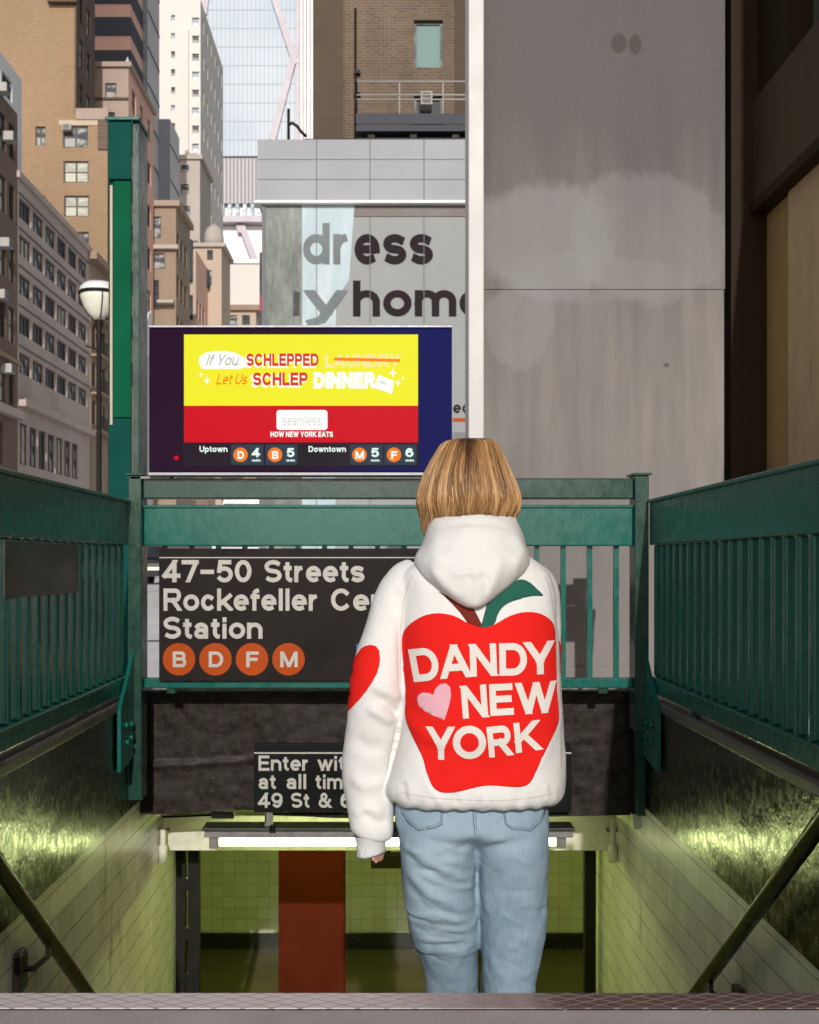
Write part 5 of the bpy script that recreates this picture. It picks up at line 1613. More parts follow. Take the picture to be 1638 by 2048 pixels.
MAT['lips'] = plain('lip_skin', (0.45, 0.14, 0.12), 0.4, 0.1, 30)
MAT['eye_white'] = plain('eye_white', (0.8, 0.78, 0.75), 0.15, 0.03, 30)
MAT['iris'] = plain('dark_iris', (0.06, 0.035, 0.02), 0.1, 0.1, 30)
MAT['nail'] = plain('nail', (0.62, 0.30, 0.26), 0.25, 0.05, 30)
def hair_mat():
    k = NB('blonde_hair')
    a = k.n('Attribute', attribute_name='tone')
    f = a.outputs['Fac']
    fine = k.noise(260, 3, 0.7, k.mapping((1, 1, 0.05)))
    v = k.math('ADD', f, k.math('MULTIPLY', k.math('SUBTRACT', fine, 0.5), 0.45))
    ramp = k.n('ValToRGB')
    k.t.links.new(v, ramp.inputs[0])
    e = ramp.color_ramp.elements
    e[0].position = 0.0; e[0].color = (0.050, 0.021, 0.009, 1)
    e[1].position = 1.0; e[1].color = (0.62, 0.39, 0.185, 1)
    for p, c in ((0.25, (0.13, 0.060, 0.024)), (0.5, (0.30, 0.155, 0.060)), (0.75, (0.47, 0.265, 0.112))):
        q = e.new(p); q.color = (*c, 1)
    m = k.out(ramp.outputs[0], 0.42, None, spec=0.35)
    k.b.inputs['Anisotropic'].default_value = 0.4
    return m
MAT['hair'] = hair_mat()
MAT['shoe'] = plain('white_trainer_leather', (0.62, 0.60, 0.58), 0.5, 0.1, 20, dirt=(0.3, 0.28, 0.25))
MAT['sole'] = plain('rubber_sole', (0.5, 0.48, 0.45), 0.7, 0.1, 20)

# --- one continuous body
body = MB()
H = lambda px, py, D=DP: Vector(P(px, py, D))
hx, hy = px2(942), 2.845
ball(body, (hx, hy, pz2(968)), (0.074, 0.094, 0.112), 28, 18)               # skull
ball(body, (hx, hy + 0.045, pz2(1012)), (0.056, 0.058, 0.075), 24, 14)      # face and jaw
ball(body, (hx, hy + 0.085, pz2(1060)), (0.022, 0.022, 0.020), 16, 10)      # chin
loft_t(body, [(hx, hy + 0.088, pz2(975), .009), (hx, hy + 0.106, pz2(1000), .012), (hx, hy + 0.113, pz2(1010), .014), (hx, hy + 0.10, pz2(1017), .011)], 12)   # nose
for s in (-1, 1):
    ball(body, (hx + s * 0.074, hy - 0.002, pz2(990)), (0.009, 0.019, 0.031), 12, 10)      # ears
    ball(body, (hx + s * 0.032, hy + 0.082, pz2(968)), (0.020, 0.012, 0.006), 12, 8)       # brows
loft_t(body, [(hx, hy + 0.01, pz2(1050), .052), (px2(950), 2.83, pz2(1100), .052), (px2(953), 2.82, pz2(1140), .075)], 24)       # neck
loft_h(body, [(pz2(1128), px2(890), px2(1020), 2.76, 2.87), (pz2(1160), px2(822), px2(1088), 2.735, 2.90), (pz2(1240), px2(830), px2(1080), 2.72, 2.92),
              (pz2(1360), px2(842), px2(1070), 2.725, 2.90), (pz2(1460), px2(850), px2(1060), 2.74, 2.89), (pz2(1560), px2(825), px2(1075), 2.73, 2.91),
              (pz2(1630), px2(815), px2(1082), 2.73, 2.92), (pz2(1664), px2(850), px2(1050), 2.77, 2.89)], 40, 4, 2.2)
# left arm hanging, the hand half inside its cuff
loft_t(body, [H(842, 1168)[:] + (.038,), H(796, 1230)[:] + (.044,), H(770, 1330)[:] + (.040,), H(752, 1420)[:] + (.036,), H(742, 1500)[:] + (.034,), H(741, 1570)[:] + (.026,), H(742, 1606)[:] + (.023,)], 20)
pm = [H(742, 1600), H(743, 1640), H(746, 1672)]
for dy, w in ((-0.022, .013), (-0.008, .014), (0.008, .014), (0.022, .013)):     # palm
    loft_t(body, [(p.x, p.y + dy * (0.8 + 0.2 * i), p.z, w) for i, p in enumerate(pm)], 12, 4)
fing = [  # little, ring, middle, index: knuckle, joints, tip in photo pixels and depth offset from DP
    [(744, 1662, -.018), (746, 1684, -.018), (749, 1702, -.018), (748, 1712, -.016)],
    [(745, 1666, -.007), (749, 1691, -.008), (754, 1708, -.008), (753, 1718, -.006)],
    [(746, 1667, .006), (753, 1693, .006), (761, 1709, .004), (760, 1719, .004)],
    [(746, 1664, .017), (754, 1688, .018), (762, 1703, .018), (764, 1713, .016)]]
tips = []
for f_, r_f in zip(fing, (.0078, .0086, .0090, .0086)):
    rows = [(px2(a), DP + d, pz2(b), r_f * q) for (a, b, d), q in zip(f_, (1.12, 1.03, 0.95, 0.82))]
    loft_t(body, rows, 12, 5); ball(body, rows[-1][:3], r_f * 0.82, 12, 8); tips.append(rows)
loft_t(body, [(px2(748), DP + .020, pz2(1622), .013), (px2(757), DP + .040, pz2(1650), .011), (px2(762), DP + .046, pz2(1674), .009), (px2(763), DP + .045, pz2(1688), .007)], 12)   # thumb
# right arm: elbow bent, forearm forward to the front pocket
A = [(px2(1060), 2.825, pz2(1172), .036), (px2(1080), 2.865, pz2(1240), .040), (px2(1085), 2.89, pz2(1340), .040), (px2(1080), 2.92, pz2(1420), .036), (px2(1050), 3.00, pz2(1462), .032), (px2(1010), 3.035, pz2(1480), .025), (px2(996), 3.04, pz2(1484), .022)]
loft_t(body, A, 20)
for k_ in range(4):
    z0 = pz2(1476 + k_ * 12)
    loft_t(body, [(px2(1000), 3.04, z0, .013), (px2(972), 3.05, z0 - .005, .012), (px2(950), 3.045, z0 - .008, .0088), (px2(938), 3.03, z0 - .010, .0086), (px2(934), 3.015, z0 - .010, .0074)], 12)
loft_t(body, [(px2(996), 3.04, pz2(1476), .012), (px2(980), 3.05, pz2(1458), .0105), (px2(962), 3.05, pz2(1448), .008)], 12)
# legs: left one a step lower, knee bent
FL, FR_ = -4 * RISE, -3 * RISE
loft_t(body, [(px2(872), 2.84, pz2(1670), .074), (px2(876), 2.86, pz2(1780), .066), (px2(888), 2.93, pz2(1890), .050), (px2(898), 2.98, pz2(1960), .050), (px2(905), 3.02, pz2(2120), .040), (px2(908), 3.02, FL + 0.09, .034)], 24)
loft_t(body, [(px2(1028), 2.84, pz2(1670), .074), (px2(1026), 2.84, pz2(1780), .066), (px2(1022), 2.845, pz2(1890), .050), (px2(1018), 2.845, pz2(1980), .050), (px2(1014), 2.825, pz2(2130), .040), (px2(1012), 2.80, FR_ + 0.09, .034)], 24)
for fx, fy, fz_ in ((px2(908), 3.02, FL), (px2(1012), 2.80, FR_)):
    loft_t(body, [(fx, fy - 0.03, fz_ + .05, .034), (fx, fy + .04, fz_ + .055, .036), (fx, fy + .12, fz_ + .040, .030), (fx, fy + .17, fz_ + .030, .02)], 16)
person = fuse(body, 'person', 'skin', None, 0.0048, 2)
tag(person, 'person with a blonde bob seen from behind in a white hoodie and light jeans on the stairs', 'person')
person['label'] = 'person with a blonde bob, white apple print hoodie and light jeans going down the stairs'
for s in (-1, 1):
    m = MB(); ball(m, (hx + s * 0.031, hy + 0.083, pz2(982)), 0.0125, 16, 10); e = m.build('eye', 'eye_white', person)
    m = MB(); ball(m, (hx + s * 0.031, hy + 0.0925, pz2(982)), (0.0055, 0.004, 0.0055), 12, 8); m.build('iris', 'iris', e)
m = MB(); loft_t(m, [(hx - .022, hy + .093, pz2(1031), .003), (hx - .008, hy + .101, pz2(1029), .006), (hx + .008, hy + .101, pz2(1029), .006), (hx + .022, hy + .093, pz2(1031), .003)], 10)
m.build('mouth', 'lips', person)
for rows in tips:
    t = Vector(rows[-1][:3]); m = MB(); ball(m, t + Vector((-0.001, 0.0055 if rows[0][1] > DP else -0.0055, -0.001)), (0.0045, 0.003, 0.006), 10, 8); m.build('fingernail', 'nail', person)

# --- jeans
jn = MB()
loft_h(jn, [(pz2(1540), px2(812), px2(1082), 2.725, 2.925), (pz2(1590), px2(794), px2(1098), 2.712, 2.935), (pz2(1612), px2(791), px2(1100), 2.702, 2.94), (pz2(1650), px2(793), px2(1099.5), 2.694, 2.94),
            (pz2(1668), px2(800), px2(1096), 2.712, 2.935), (pz2(1688), px2(850), px2(1050), 2.762, 2.90), (pz2(1702), px2(885), px2(1015), 2.79, 2.87)], 56, 4, 2.5)
def leg(rows, shift):
    loft_h(jn, [(pz2(py), X(a, DP + d), X(b, DP + d), DP + d - t, DP + d + t) for py, a, b, d, t in rows], 44, 4, 2.25)
leg([(1640, 796, 950, .0, .085), (1690, 797, 955, .012, .10), (1750, 803, 950, .028, .092), (1830, 812, 953, .055, .084), (1880, 818, 960, .085, .082), (1912, 826, 961, .105, .082), (1936, 839, 956, .12, .078), (1985, 851, 958, .145, .076),
     (2060, 852, 960, .18, .074), (2140, 852, 962, .20, .074), (2200, 856, 958, .21, .076), (2280, 862, 952, .215, .07)], 0)
leg([(1640, 948, 1099, .0, .085), (1690, 953, 1098, .008, .10), (1750, 958, 1096, .02, .09), (1800, 959, 1094, .03, .085), (1850, 962, 1092, .038, .080), (1920, 965, 1083, .04, .076), (1985, 967, 1071, .035, .072),
     (2060, 966, 1066, .025, .070), (2140, 965, 1066, .015, .070), (2200, 968, 1062, .005, .068)], 0)
JF = [([(800, 1688), (850, 1712), (905, 1745), (950, 1780)], 9, .010), ([(800, 1705), (850, 1735), (915, 1775)], 7, -.009), ([(806, 1700), (850, 1700), (885, 1712)], 6, .006),
      ([(812, 1740), (860, 1790), (930, 1830)], 13, .011), ([(808, 1765), (850, 1815), (900, 1838), (950, 1846)], 10, -.010), ([(818, 1842), (870, 1838), (950, 1858)], 9, .011), ([(822, 1862), (880, 1862), (945, 1874)], 7, -.008),
      ([(826, 1872), (856, 1880), (872, 1872)], 9, -.009), ([(832, 1898), (880, 1906), (930, 1900)], 8, .010), ([(840, 1914), (890, 1908), (935, 1905)], 6, -.010), ([(842, 1930), (900, 1925), (950, 1930)], 9, .008), ([(850, 1945), (870, 1940), (880, 1950)], 8, -.008),
      ([(905, 1990), (930, 1935), (952, 1900)], 10, .006), ([(948, 1668), (930, 1690), (900, 1695)], 7, -.008), ([(955, 1655), (951, 1690), (953, 1720)], 6, -.012), ([(960, 1690), (985, 1672), (1010, 1668)], 7, .005),
      ([(966, 1735), (975, 1800), (985, 1870)], 10, .006), ([(980, 1720), (1010, 1790), (1015, 1850)], 16, -.006), ([(1050, 1700), (1070, 1780), (1070, 1860)], 18, .005), ([(1080, 1800), (1040, 1816), (1000, 1850)], 12, .005),
      ([(972, 1905), (990, 1945), (1020, 1975)], 9, .007), ([(1070, 1920), (1040, 1942), (1000, 1950)], 10, -.006), ([(968, 1950), (985, 1980)], 7, .007)]
JX = []
_r = random.Random(5)
for _ in range(26):
    x0 = _r.uniform(800, 940); y0 = _r.uniform(1690, 1940)
    L = _r.uniform(30, 80); sl = _r.uniform(0.1, 0.8) if y0 < 1850 else _r.uniform(-0.3, 0.3)
    JX.append(([(x0, y0), (x0 + L * .5, y0 + L * .5 * sl + _r.uniform(-4, 4)), (x0 + L, y0 + L * sl)], _r.uniform(2.5, 6), _r.choice((-1, 1)) * _r.uniform(.0012, .0035)))
for _ in range(18):
    x0 = _r.uniform(960, 1080); y0 = _r.uniform(1690, 1980)
    L = _r.uniform(30, 70); sl = _r.uniform(-0.8, 0.8)
    JX.append(([(x0, y0), (x0 + L * .5, y0 + L * .5 * sl + _r.uniform(-4, 4)), (x0 + L, y0 + L * sl)], _r.uniform(3, 7), _r.choice((-1, 1)) * _r.uniform(.0008, .0026)))
def jfn(co, no):
    return folds(co, no, 2.74, [(p, w * 0.8, h * 0.36) for p, w, h in JF] + JX) + nz(co, 14, .0045, 2.0, (1, 1, .6)) + nz(co, 34, .0022, 5.0, (1, 1, .8)) + nz(co, 80, .0006, 9.0)
jeans = fuse(jn, 'jeans', 'denim', person, 0.006, 5, 0.5, jfn)

# --- hoodie: torso and sleeves melted together
hd = MB()
T = lambda py, a, b, yb, yf: (pz2(py, 2.78), X(a, 2.78), X(b, 2.78), yb, yf)
loft_h(hd, [T(1098, 892, 1030, 2.77, 2.87), T(1112, 862, 1060, 2.74, 2.89), T(1128, 826, 1086, 2.725, 2.90), T(1150, 803, 1103, 2.705, 2.92), T(1190, 800, 1114, 2.69, 2.945), T(1250, 798, 1119, 2.677, 2.955),
            T(1330, 799, 1124, 2.67, 2.96), T(1420, 800, 1128, 2.668, 2.965), T(1490, 793, 1130, 2.665, 2.97), T(1540, 781, 1132, 2.66, 2.975), T(1572, 771, 1133, 2.657, 2.98), T(1592, 774, 1129, 2.662, 2.975), T(1603, 784, 1114, 2.676, 2.96), T(1606, 794, 1098, 2.692, 2.95)], 72, 4, 2.75)
S2 = lambda px, py, y, r: (X(px, 2.78), y, pz2(py, 2.78), r / FP * 2.78)
loft_t(hd, [S2(842, 1152, 2.815, 40), S2(818, 1172, 2.815, 50), S2(800, 1212, 2.812, 54), S2(783, 1262, 2.808, 54), S2(770, 1312, 2.803, 56), S2(758, 1380, 2.797, 58), S2(748, 1440, 2.80, 57), S2(738, 1500, 2.81, 53), S2(735, 1560, 2.82, 50), S2(739, 1612, 2.815, 48), S2(742, 1645, 2.805, 46), S2(743, 1668, 2.80, 43), S2(742, 1679, 2.80, 33)], 40, 5)
loft_t(hd, [S2(1062, 1152, 2.82, 40), S2(1076, 1180, 2.84, 48), S2(1083, 1240, 2.87, 50), S2(1085, 1320, 2.89, 50), S2(1084, 1400, 2.915, 50), S2(1068, 1455, 2.97, 48), S2(1034, 1475, 3.01, 44), S2(1006, 1482, 3.03, 36)], 36, 5)
HF = [([(748, 1392), (770, 1405), (792, 1428), (800, 1432)], 8, -.006), ([(735, 1415), (760, 1430), (792, 1450)], 11, .009), ([(742, 1370), (770, 1380), (806, 1402)], 12, .008), ([(800, 1442), (794, 1485), (783, 1530), (772, 1585)], 5, -.007),
      ([(700, 1560), (730, 1580), (770, 1570)], 14, .006), ([(722, 1630), (750, 1650), (775, 1655)], 9, -.006), ([(702, 1640), (730, 1625), (772, 1632)], 10, .006), ([(705, 1480), (735, 1500), (770, 1500)], 16, -.005),
      ([(800, 1240), (803, 1320), (806, 1400)], 7, -.006), ([(790, 1180), (800, 1230)], 9, -.004), ([(1126, 1200), (1128, 1300), (1130, 1420), (1131, 1540)], 5, -.005),
      ([(850, 1560), (870, 1585), (880, 1602)], 7, .004), ([(905, 1575), (912, 1604)], 6, -.004), ([(960, 1570), (966, 1606)], 7, .004), ([(1030, 1565), (1036, 1604)], 7, -.004), ([(1085, 1560), (1092, 1600)], 7, .004), ([(805, 1560), (812, 1600)], 7, -.004),
      ([(830, 1480), (900, 1520), (1000, 1530), (1080, 1500)], 30, -.006), ([(850, 1440), (950, 1470), (1060, 1440)], 26, .005), ([(880, 1540), (900, 1500)], 12, .005), ([(1100, 1470), (1060, 1540)], 16, .005), ([(810, 1430), (850, 1470), (900, 1490)], 12, .006)]
def hfn(co, no):
    lo = np.clip((pz2(1540) - co[:, 2]) / 0.07, 0, 1) * (co[:, 0] > X(770, 2.78))
    pl = np.sin(co[:, 0] * 150 + nz(co, 9, 3.0, 1.0)) * 0.0016 * lo
    return folds(co, no, 2.72, HF) + nz(co, 9, .0050, 8.0) + nz(co, 26, .0014, 3.0) + pl
hoodie = fuse(hd, 'hoodie', 'fleece', person, 0.0048, 6, 0.5, hfn)
cf = MB()
cr_ = []
for py, r, tl in ((1674, 36, 0.0), (1684, 31.5, .03), (1698, 29.5, .10), (1708, 29, .2), (1713, 28.5, .25), (1710, 25, .25), (1696, 23, .18)):
    rr = r / FP * 2.78
    cr_.append((pz2(py, 2.78), X(742, 2.78) - rr, X(742, 2.78) + rr, 2.80 - rr, 2.80 + rr, tl))
vs, fs = [], []
for z, a, b_, c_, d_, tl in cr_:
    for k_ in range(64):
        t = 2 * math.pi * k_ / 64
        x = (a + b_) / 2 + (b_ - a) / 2 * math.cos(t); y = (c_ + d_) / 2 + (d_ - c_) / 2 * math.sin(t)
        vs.append((x, y, z + tl * (x - (a + b_) / 2)))
for i in range(len(cr_) - 1):
    for k_ in range(64):
        k2 = (k_ + 1) % 64
        fs.append((i * 64 + k_, i * 64 + k2, (i + 1) * 64 + k2, (i + 1) * 64 + k_))
cf.add(vs, fs, 0, True)
cf.build('cuff', 'fleece_rib', hoodie)
cf = MB(); loft_t(cf, [S2(1010, 1482, 3.03, 34), S2(1000, 1484, 3.035, 30), S2(985, 1485, 3.04, 29)], 30); cf.build('cuff', 'fleece_rib', hoodie)

# hood lying on the back
ho = MB()
hr = [(1036, 873, 1036, 2.742, 2.95), (1030.5, 865, 1044, 2.730, 2.96), (1034, 863, 1045, 2.722, 2.965), (1050, 859, 1049, 2.700, 2.965), (1072, 852, 1056, 2.680, 2.955), (1092, 842, 1062, 2.664, 2.945), (1108, 831, 1067, 2.652, 2.935), (1124, 828, 1067, 2.644, 2.92),
      (1140, 833, 1059, 2.640, 2.90), (1156, 845, 1042, 2.639, 2.86), (1172, 862, 1022, 2.640, 2.82), (1188, 884, 1000, 2.643, 2.78), (1202, 908, 980, 2.648, 2.74), (1211, 927, 964, 2.655, 2.71), (1215, 940, 951, 2.664, 2.69)]
loft_h(ho, [(pz2(py, 2.72), X(a, 2.72), X(b_, 2.72), yb, yf) for py, a, b_, yb, yf in hr], 72, 3, 2.15)
OF = [([(905, 1152), (935, 1143), (962, 1150)], 5, .005), ([(962, 1143), (972, 1165), (968, 1190)], 6, -.006), ([(935, 1150), (950, 1180), (947, 1208)], 5, -.004), ([(880, 1060), (870, 1100), (880, 1140)], 16, .006), ([(1035, 1060), (1045, 1100), (1030, 1140)], 14, .006),
      ([(870, 1050), (930, 1044), (1038, 1050)], 8, -.003), ([(900, 1100), (940, 1115), (990, 1105)], 24, -.006), ([(1005, 1110), (985, 1160), (965, 1195)], 12, .005), ([(860, 1130), (890, 1170), (925, 1196)], 10, .005)]
def ofn(co, no): return folds(co, no, 2.66, OF) + nz(co, 13, .0035, 4.0) + nz(co, 40, .0010, 6.0)
hood = fuse(ho, 'hood', 'fleece', hoodie, 0.0055, 5, 0.5, ofn)

# --- appliques laid onto the cloth
dg = bpy.context.evaluated_depsgraph_get(); dg.update()
def bvh_of(objs):
    vs, fs = [], []
    for o in objs:
        b = len(vs)
        vs += [v.co[:] for v in o.data.vertices]
        fs += [tuple(i + b for i in p.vertices) for p in o.data.polygons]
    return BVHTree.FromPolygons(vs, fs)
tree_h = bvh_of([hoodie]); tree_j = bvh_of([jeans])
def smooth_closed(pts, sub=5):
    n = len(pts); out = []
    for i in range(n):
        p0, p1, p2, p3 = [np.array(pts[(i + q) % n], float) for q in (-1, 0, 1, 2)]
        for k in range(sub):
            t = k / sub
            out.append(tuple(0.5 * ((2 * p1) + (-p0 + p2) * t + (2 * p0 - 5 * p1 + 4 * p2 - p3) * t * t + (-p0 + 3 * p1 - 3 * p2 + p3) * t ** 3)))
    return out
def smooth_line(pts, sub=6):
    return [tuple(q) for q in catmull(pts, sub)]
def drape(name, polys, D, tree, off, mat, parent, cell=0.008, axis='y', thick=0.0, cosmin=0.12):
    """cut flat shapes (photo pixels at depth D) into small cells and lay them on the cloth"""
    bm = bmesh.new()
    for i, poly in enumerate(polys):
        vs = [bm.verts.new((X(a, D), 0, Z(b_, D))) for a, b_ in poly]
        try: bm.faces.new(vs)
        except ValueError: pass
    bmesh.ops.triangulate(bm, faces=bm.faces[:], ngon_method='EAR_CLIP')
    xs = [v.co.x for v in bm.verts]; zs_ = [v.co.z for v in bm.verts]
    for a0, a1, ax in ((min(xs), max(xs), 0), (min(zs_), max(zs_), 2)):
        q = math.floor(a0 / cell) * cell + cell
        while q < a1:
            co = Vector((0, 0, 0)); co[ax] = q
            no = Vector((0, 0, 0)); no[ax] = 1
            bmesh.ops.bisect_plane(bm, geom=bm.verts[:] + bm.edges[:] + bm.faces[:], plane_co=co, plane_no=no, dist=1e-6)
            q += cell
    bad = []
    for v in bm.verts:
        org = Vector((v.co.x, 1.5, v.co.z))
        hit, nn, idx, ds = tree.ray_cast(org, Vector((0, 1, 0)))
        if hit is None or nn.y > -cosmin: bad.append(v)
        else: v.co = hit + (nn * 0.4 + Vector((0, -1, 0)) * 0.6).normalized() * off
    bmesh.ops.delete(bm, geom=bad, context='VERTS')
    bmesh.ops.remove_doubles(bm, verts=bm.verts[:], dist=1e-5)
    bmesh.ops.recalc_face_normals(bm, faces=bm.faces[:])
    ym = sum(f.normal.y for f in bm.faces)
    if ym > 0: bmesh.ops.reverse_faces(bm, faces=bm.faces[:])
    me = bpy.data.meshes.new(name); bm.to_mesh(me); bm.free()
    for p in me.polygons: p.use_smooth = True
    me.materials.append(MAT[mat])
    o = link(me, name, parent)
    if thick:
        sd = o.modifiers.new('t', 'SOLIDIFY'); sd.thickness = thick; sd.offset = -1
    return o
c2 = lambda pts: [(660 + a / 3.15, 1150 + b_ / 3.15) for a, b_ in pts]
apple = [(965, 335), (870, 305), (790, 262), (700, 245), (620, 255), (555, 285), (500, 330), (466, 380), (456, 440), (460, 520), (470, 620), (480, 720), (488, 820), (478, 890), (488, 950), (512, 1010), (545, 1080), (580, 1150), (605, 1220), (625, 1290), (650, 1342),
         (690, 1370), (740, 1376), (800, 1370), (880, 1350), (960, 1333), (1040, 1330), (1120, 1336), (1190, 1338), (1240, 1330), (1275, 1300), (1300, 1250), (1330, 1180), (1370, 1110), (1420, 1030), (1455, 970), (1467, 930), (1464, 860), (1455, 760), (1450, 650), (1448, 540), (1449, 440), (1445, 350), (1420, 300), (1370, 262), (1300, 240), (1220, 240), (1140, 262), (1070, 300), (1020, 325)]
DB = 2.655
DR = DB
ap = drape('apple_patch', [smooth_closed(c2(apple), 3)], DB, tree_h, 0.0026, 'felt_red', hoodie, 0.007, thick=0.001)
drape('stem_patch', [c2([(690, 110), (760, 140), (860, 190), (910, 215), (940, 270), (968, 330), (955, 345), (870, 303), (825, 240), (775, 185), (722, 132)])], DB, tree_h, 0.0020, 'felt_brown', hoodie, 0.009, thick=0.001)
drape('leaf_patch', [smooth_closed(c2([(958, 332), (968, 285), (985, 225), (1000, 180), (1060, 110), (1140, 60), (1220, 30), (1280, 52), (1325, 92), (1366, 135), (1300, 135), (1220, 150), (1140, 177), (1090, 212), (1062, 258), (1046, 305), (1005, 335)]), 3)], DB, tree_h, 0.0022, 'felt_green', hoodie, 0.009, thick=0.001)
heart = [(655, 765), (668, 722), (700, 692), (735, 688), (760, 712), (766, 765), (752, 830), (737, 880), (722, 921), (690, 908), (655, 895), (605, 872), (568, 842), (552, 805), (560, 770), (590, 752), (628, 753)]
drape('pink_heart', [c2(heart)], DB, tree_h, 0.0044, 'felt_pink', ap, 0.009, thick=0.0012)
letters = [('D', 602, 572, 170, 210, 10), ('A', 790, 547, 185, 212, 5), ('N', 968, 538, 168, 205, 2), ('D', 1158, 535, 178, 205, 0.5), ('Y', 1332, 530, 195, 208, 1.5),
           ('N', 912, 800, 160, 208, 4), ('E', 1083, 788, 150, 200, 2.5), ('W', 1308, 782, 262, 200, 1),
           ('Y', 702, 1068, 165, 212, 2), ('O', 880, 1058, 208, 212, 4), ('R', 1070, 1050, 150, 195, 6), ('K', 1247, 1024, 165, 190, 6)]
for ch, cx, cy, w_, h_, rot in letters:
    W_, st = glyph_strokes(ch, 0.215)
    polys = []
    ca, sa = math.cos(R(rot)), math.sin(R(rot))
    for i, s in enumerate(st):
        for q in ribbon(s, 0.215):
            q = clip_poly([Vector(p) for p in q], 0.0, True)
            if len(q) > 2: q = clip_poly(q, 1.0, False)
            if len(q) < 3: continue
            pts = []
            for p in q:
                u, v = (p.x / W_ - 0.5) * w_, (p.y - 0.5) * h_
                pts.append((cx + u * ca - v * sa * 1.0, cy - (u * sa + v * ca)))
            polys.append((i, c2(pts)))
    # strokes of one letter sit a hair apart so that they never share a plane
    first = None
    for i in sorted({a for a, _ in polys}):
        o = drape('letter_patch', [p for a, p in polys if a == i], DB, tree_h, 0.0046 + 0.00025 * i, 'felt_cream', ap, 0.010, thick=0.0)
        if first is None: first = o
        else:
            bm = bmesh.new(); bm.from_mesh(first.data); bm.from_mesh(o.data); bm.to_mesh(first.data); bm.free()
            bpy.data.objects.remove(o, do_unlink=True)
    for p in first.data.polygons: p.use_smooth = True
sl_heart = [(195, 475), (222, 456), (255, 447), (288, 454), (309, 480), (315, 530), (311, 570), (296, 622), (265, 680), (225, 740), (185, 792), (150, 832), (108, 880), (90, 860), (110, 760), (130, 640), (150, 540)]
drape('heart_patch', [c2(sl_heart)], 2.71, tree_h, 0.0032, 'felt_red', hoodie, 0.006, thick=0.001, cosmin=0.02)
# heart on the far sleeve, only its edge shows
bm = bmesh.new()
cyv, czv = 2.86, pz2(1320)
ring = []
for i in range(40):
    t = 2 * math.pi * i / 40
    u = 16 * math.sin(t) ** 3; v = 13 * math.cos(t) - 5 * math.cos(2 * t) - 2 * math.cos(3 * t) - math.cos(4 * t)
    ring.append(bm.verts.new((0, cyv + u * 0.0036, czv + v * 0.0042)))
bm.faces.new(ring)
bmesh.ops.triangulate(bm, faces=bm.faces[:])
for ax in (1, 2):
    q = -2.0
    vals = [v.co[ax] for v in bm.verts]; q = min(vals) + 0.008
    while q < max(vals):
        co = Vector((0, 0, 0)); co[ax] = q; no = Vector((0, 0, 0)); no[ax] = 1
        bmesh.ops.bisect_plane(bm, geom=bm.verts[:] + bm.edges[:] + bm.faces[:], plane_co=co, plane_no=no, dist=1e-6); q += 0.008
bad = []
for v in bm.verts:
    hit, nn, idx, ds = tree_h.ray_cast(Vector((1.0, v.co.y, v.co.z)), Vector((-1, 0, 0)))
    if hit is None: bad.append(v)
    else: v.co = hit + nn * 0.002
bmesh.ops.delete(bm, geom=bad, context='VERTS')
me = bpy.data.meshes.new('heart_patch'); bm.to_mesh(me); bm.free(); me.materials.append(MAT['felt_red']); link(me, 'heart_patch', hoodie)

SEAM = plain('cream_seam', (0.52, 0.50, 0.48), 0.95, 0.1, 60)
MAT['seam'] = SEAM
def line_polys(pts, w):
    return [[(p.x, p.y) for p in q] for q in ribbon(pts, w)]
for pts in ([(826, 1150), (812, 1190), (803, 1250), (802, 1330), (804, 1410)], [(1098, 1152), (1110, 1190), (1117, 1250), (1121, 1340), (1124, 1440)], [(800, 1588), (880, 1594), (960, 1597), (1040, 1595), (1108, 1588)]):
    drape('seam', line_polys(smooth_line(pts), 1.5), 2.68, tree_h, 0.0011, 'seam', hoodie, 0.02, cosmin=0.05)
# jeans pockets and seams
pk1 = [(800, 1606), (888, 1606), (886, 1650), (872, 1658), (838, 1666), (818, 1655), (803, 1636)]
pk2 = [(1004, 1606), (1096, 1606), (1098, 1636), (1084, 1654), (1062, 1666), (1022, 1660), (1010, 1652)]
def line_polys(pts, w):
    return [[(p.x, p.y) for p in q] for q in ribbon(pts, w)]
for pk_, st_ in ((pk1, [(886, 1606), (884, 1649), (871, 1655.5), (838, 1663), (819, 1652.5), (805, 1635)]), (pk2, [(1007, 1606), (1013, 1650), (1024, 1657.5), (1062, 1663.5), (1083, 1652), (1096, 1635)])):
    o = drape('back_pocket', [pk_], 2.70, tree_j, 0.0018, 'denim', jeans, 0.010, thick=0.0015)
    drape('pocket_stitching', line_polys(st_, 1.6) + line_polys([(a + (3 if a < 950 else -3) * (-1 if a > 840 and a < 1000 else 1), b_ - 4) for a, b_ in st_], 1.0), 2.70, tree_j, 0.0026, 'stitch', o, 0.02)
drape('seam_stitching', line_polys([(945, 1606), (947, 1640), (950, 1668)], 2.0) + line_polys([(951, 1606), (952, 1640), (953, 1660)], 1.2), 2.70, tree_j, 0.0014, 'stitch', jeans, 0.02)

# shoes
for fx, fy, fz_ in ((px2(908), 3.02, FL), (px2(1012), 2.80, FR_)):
    m = MB()
    loft_h(m, [(fz_ + .026, fx - .042, fx + .042, fy - .072, fy + .198), (fz_ + .05, fx - .043, fx + .043, fy - .070, fy + .19), (fz_ + .075, fx - .038, fx + .038, fy - .062, fy + .13), (fz_ + .10, fx - .037, fx + .037, fy - .058, fy + .07)], 32, 3, 2.3)
    s_ = m.build('shoe', 'shoe', person)
    m = MB(); loft_h(m, [(fz_ + .001, fx - .045, fx + .045, fy - .076, fy + .203), (fz_ + .025, fx - .046, fx + .046, fy - .077, fy + .206)], 32, 2, 2.3)
    m.build('sole', 'sole', s_)

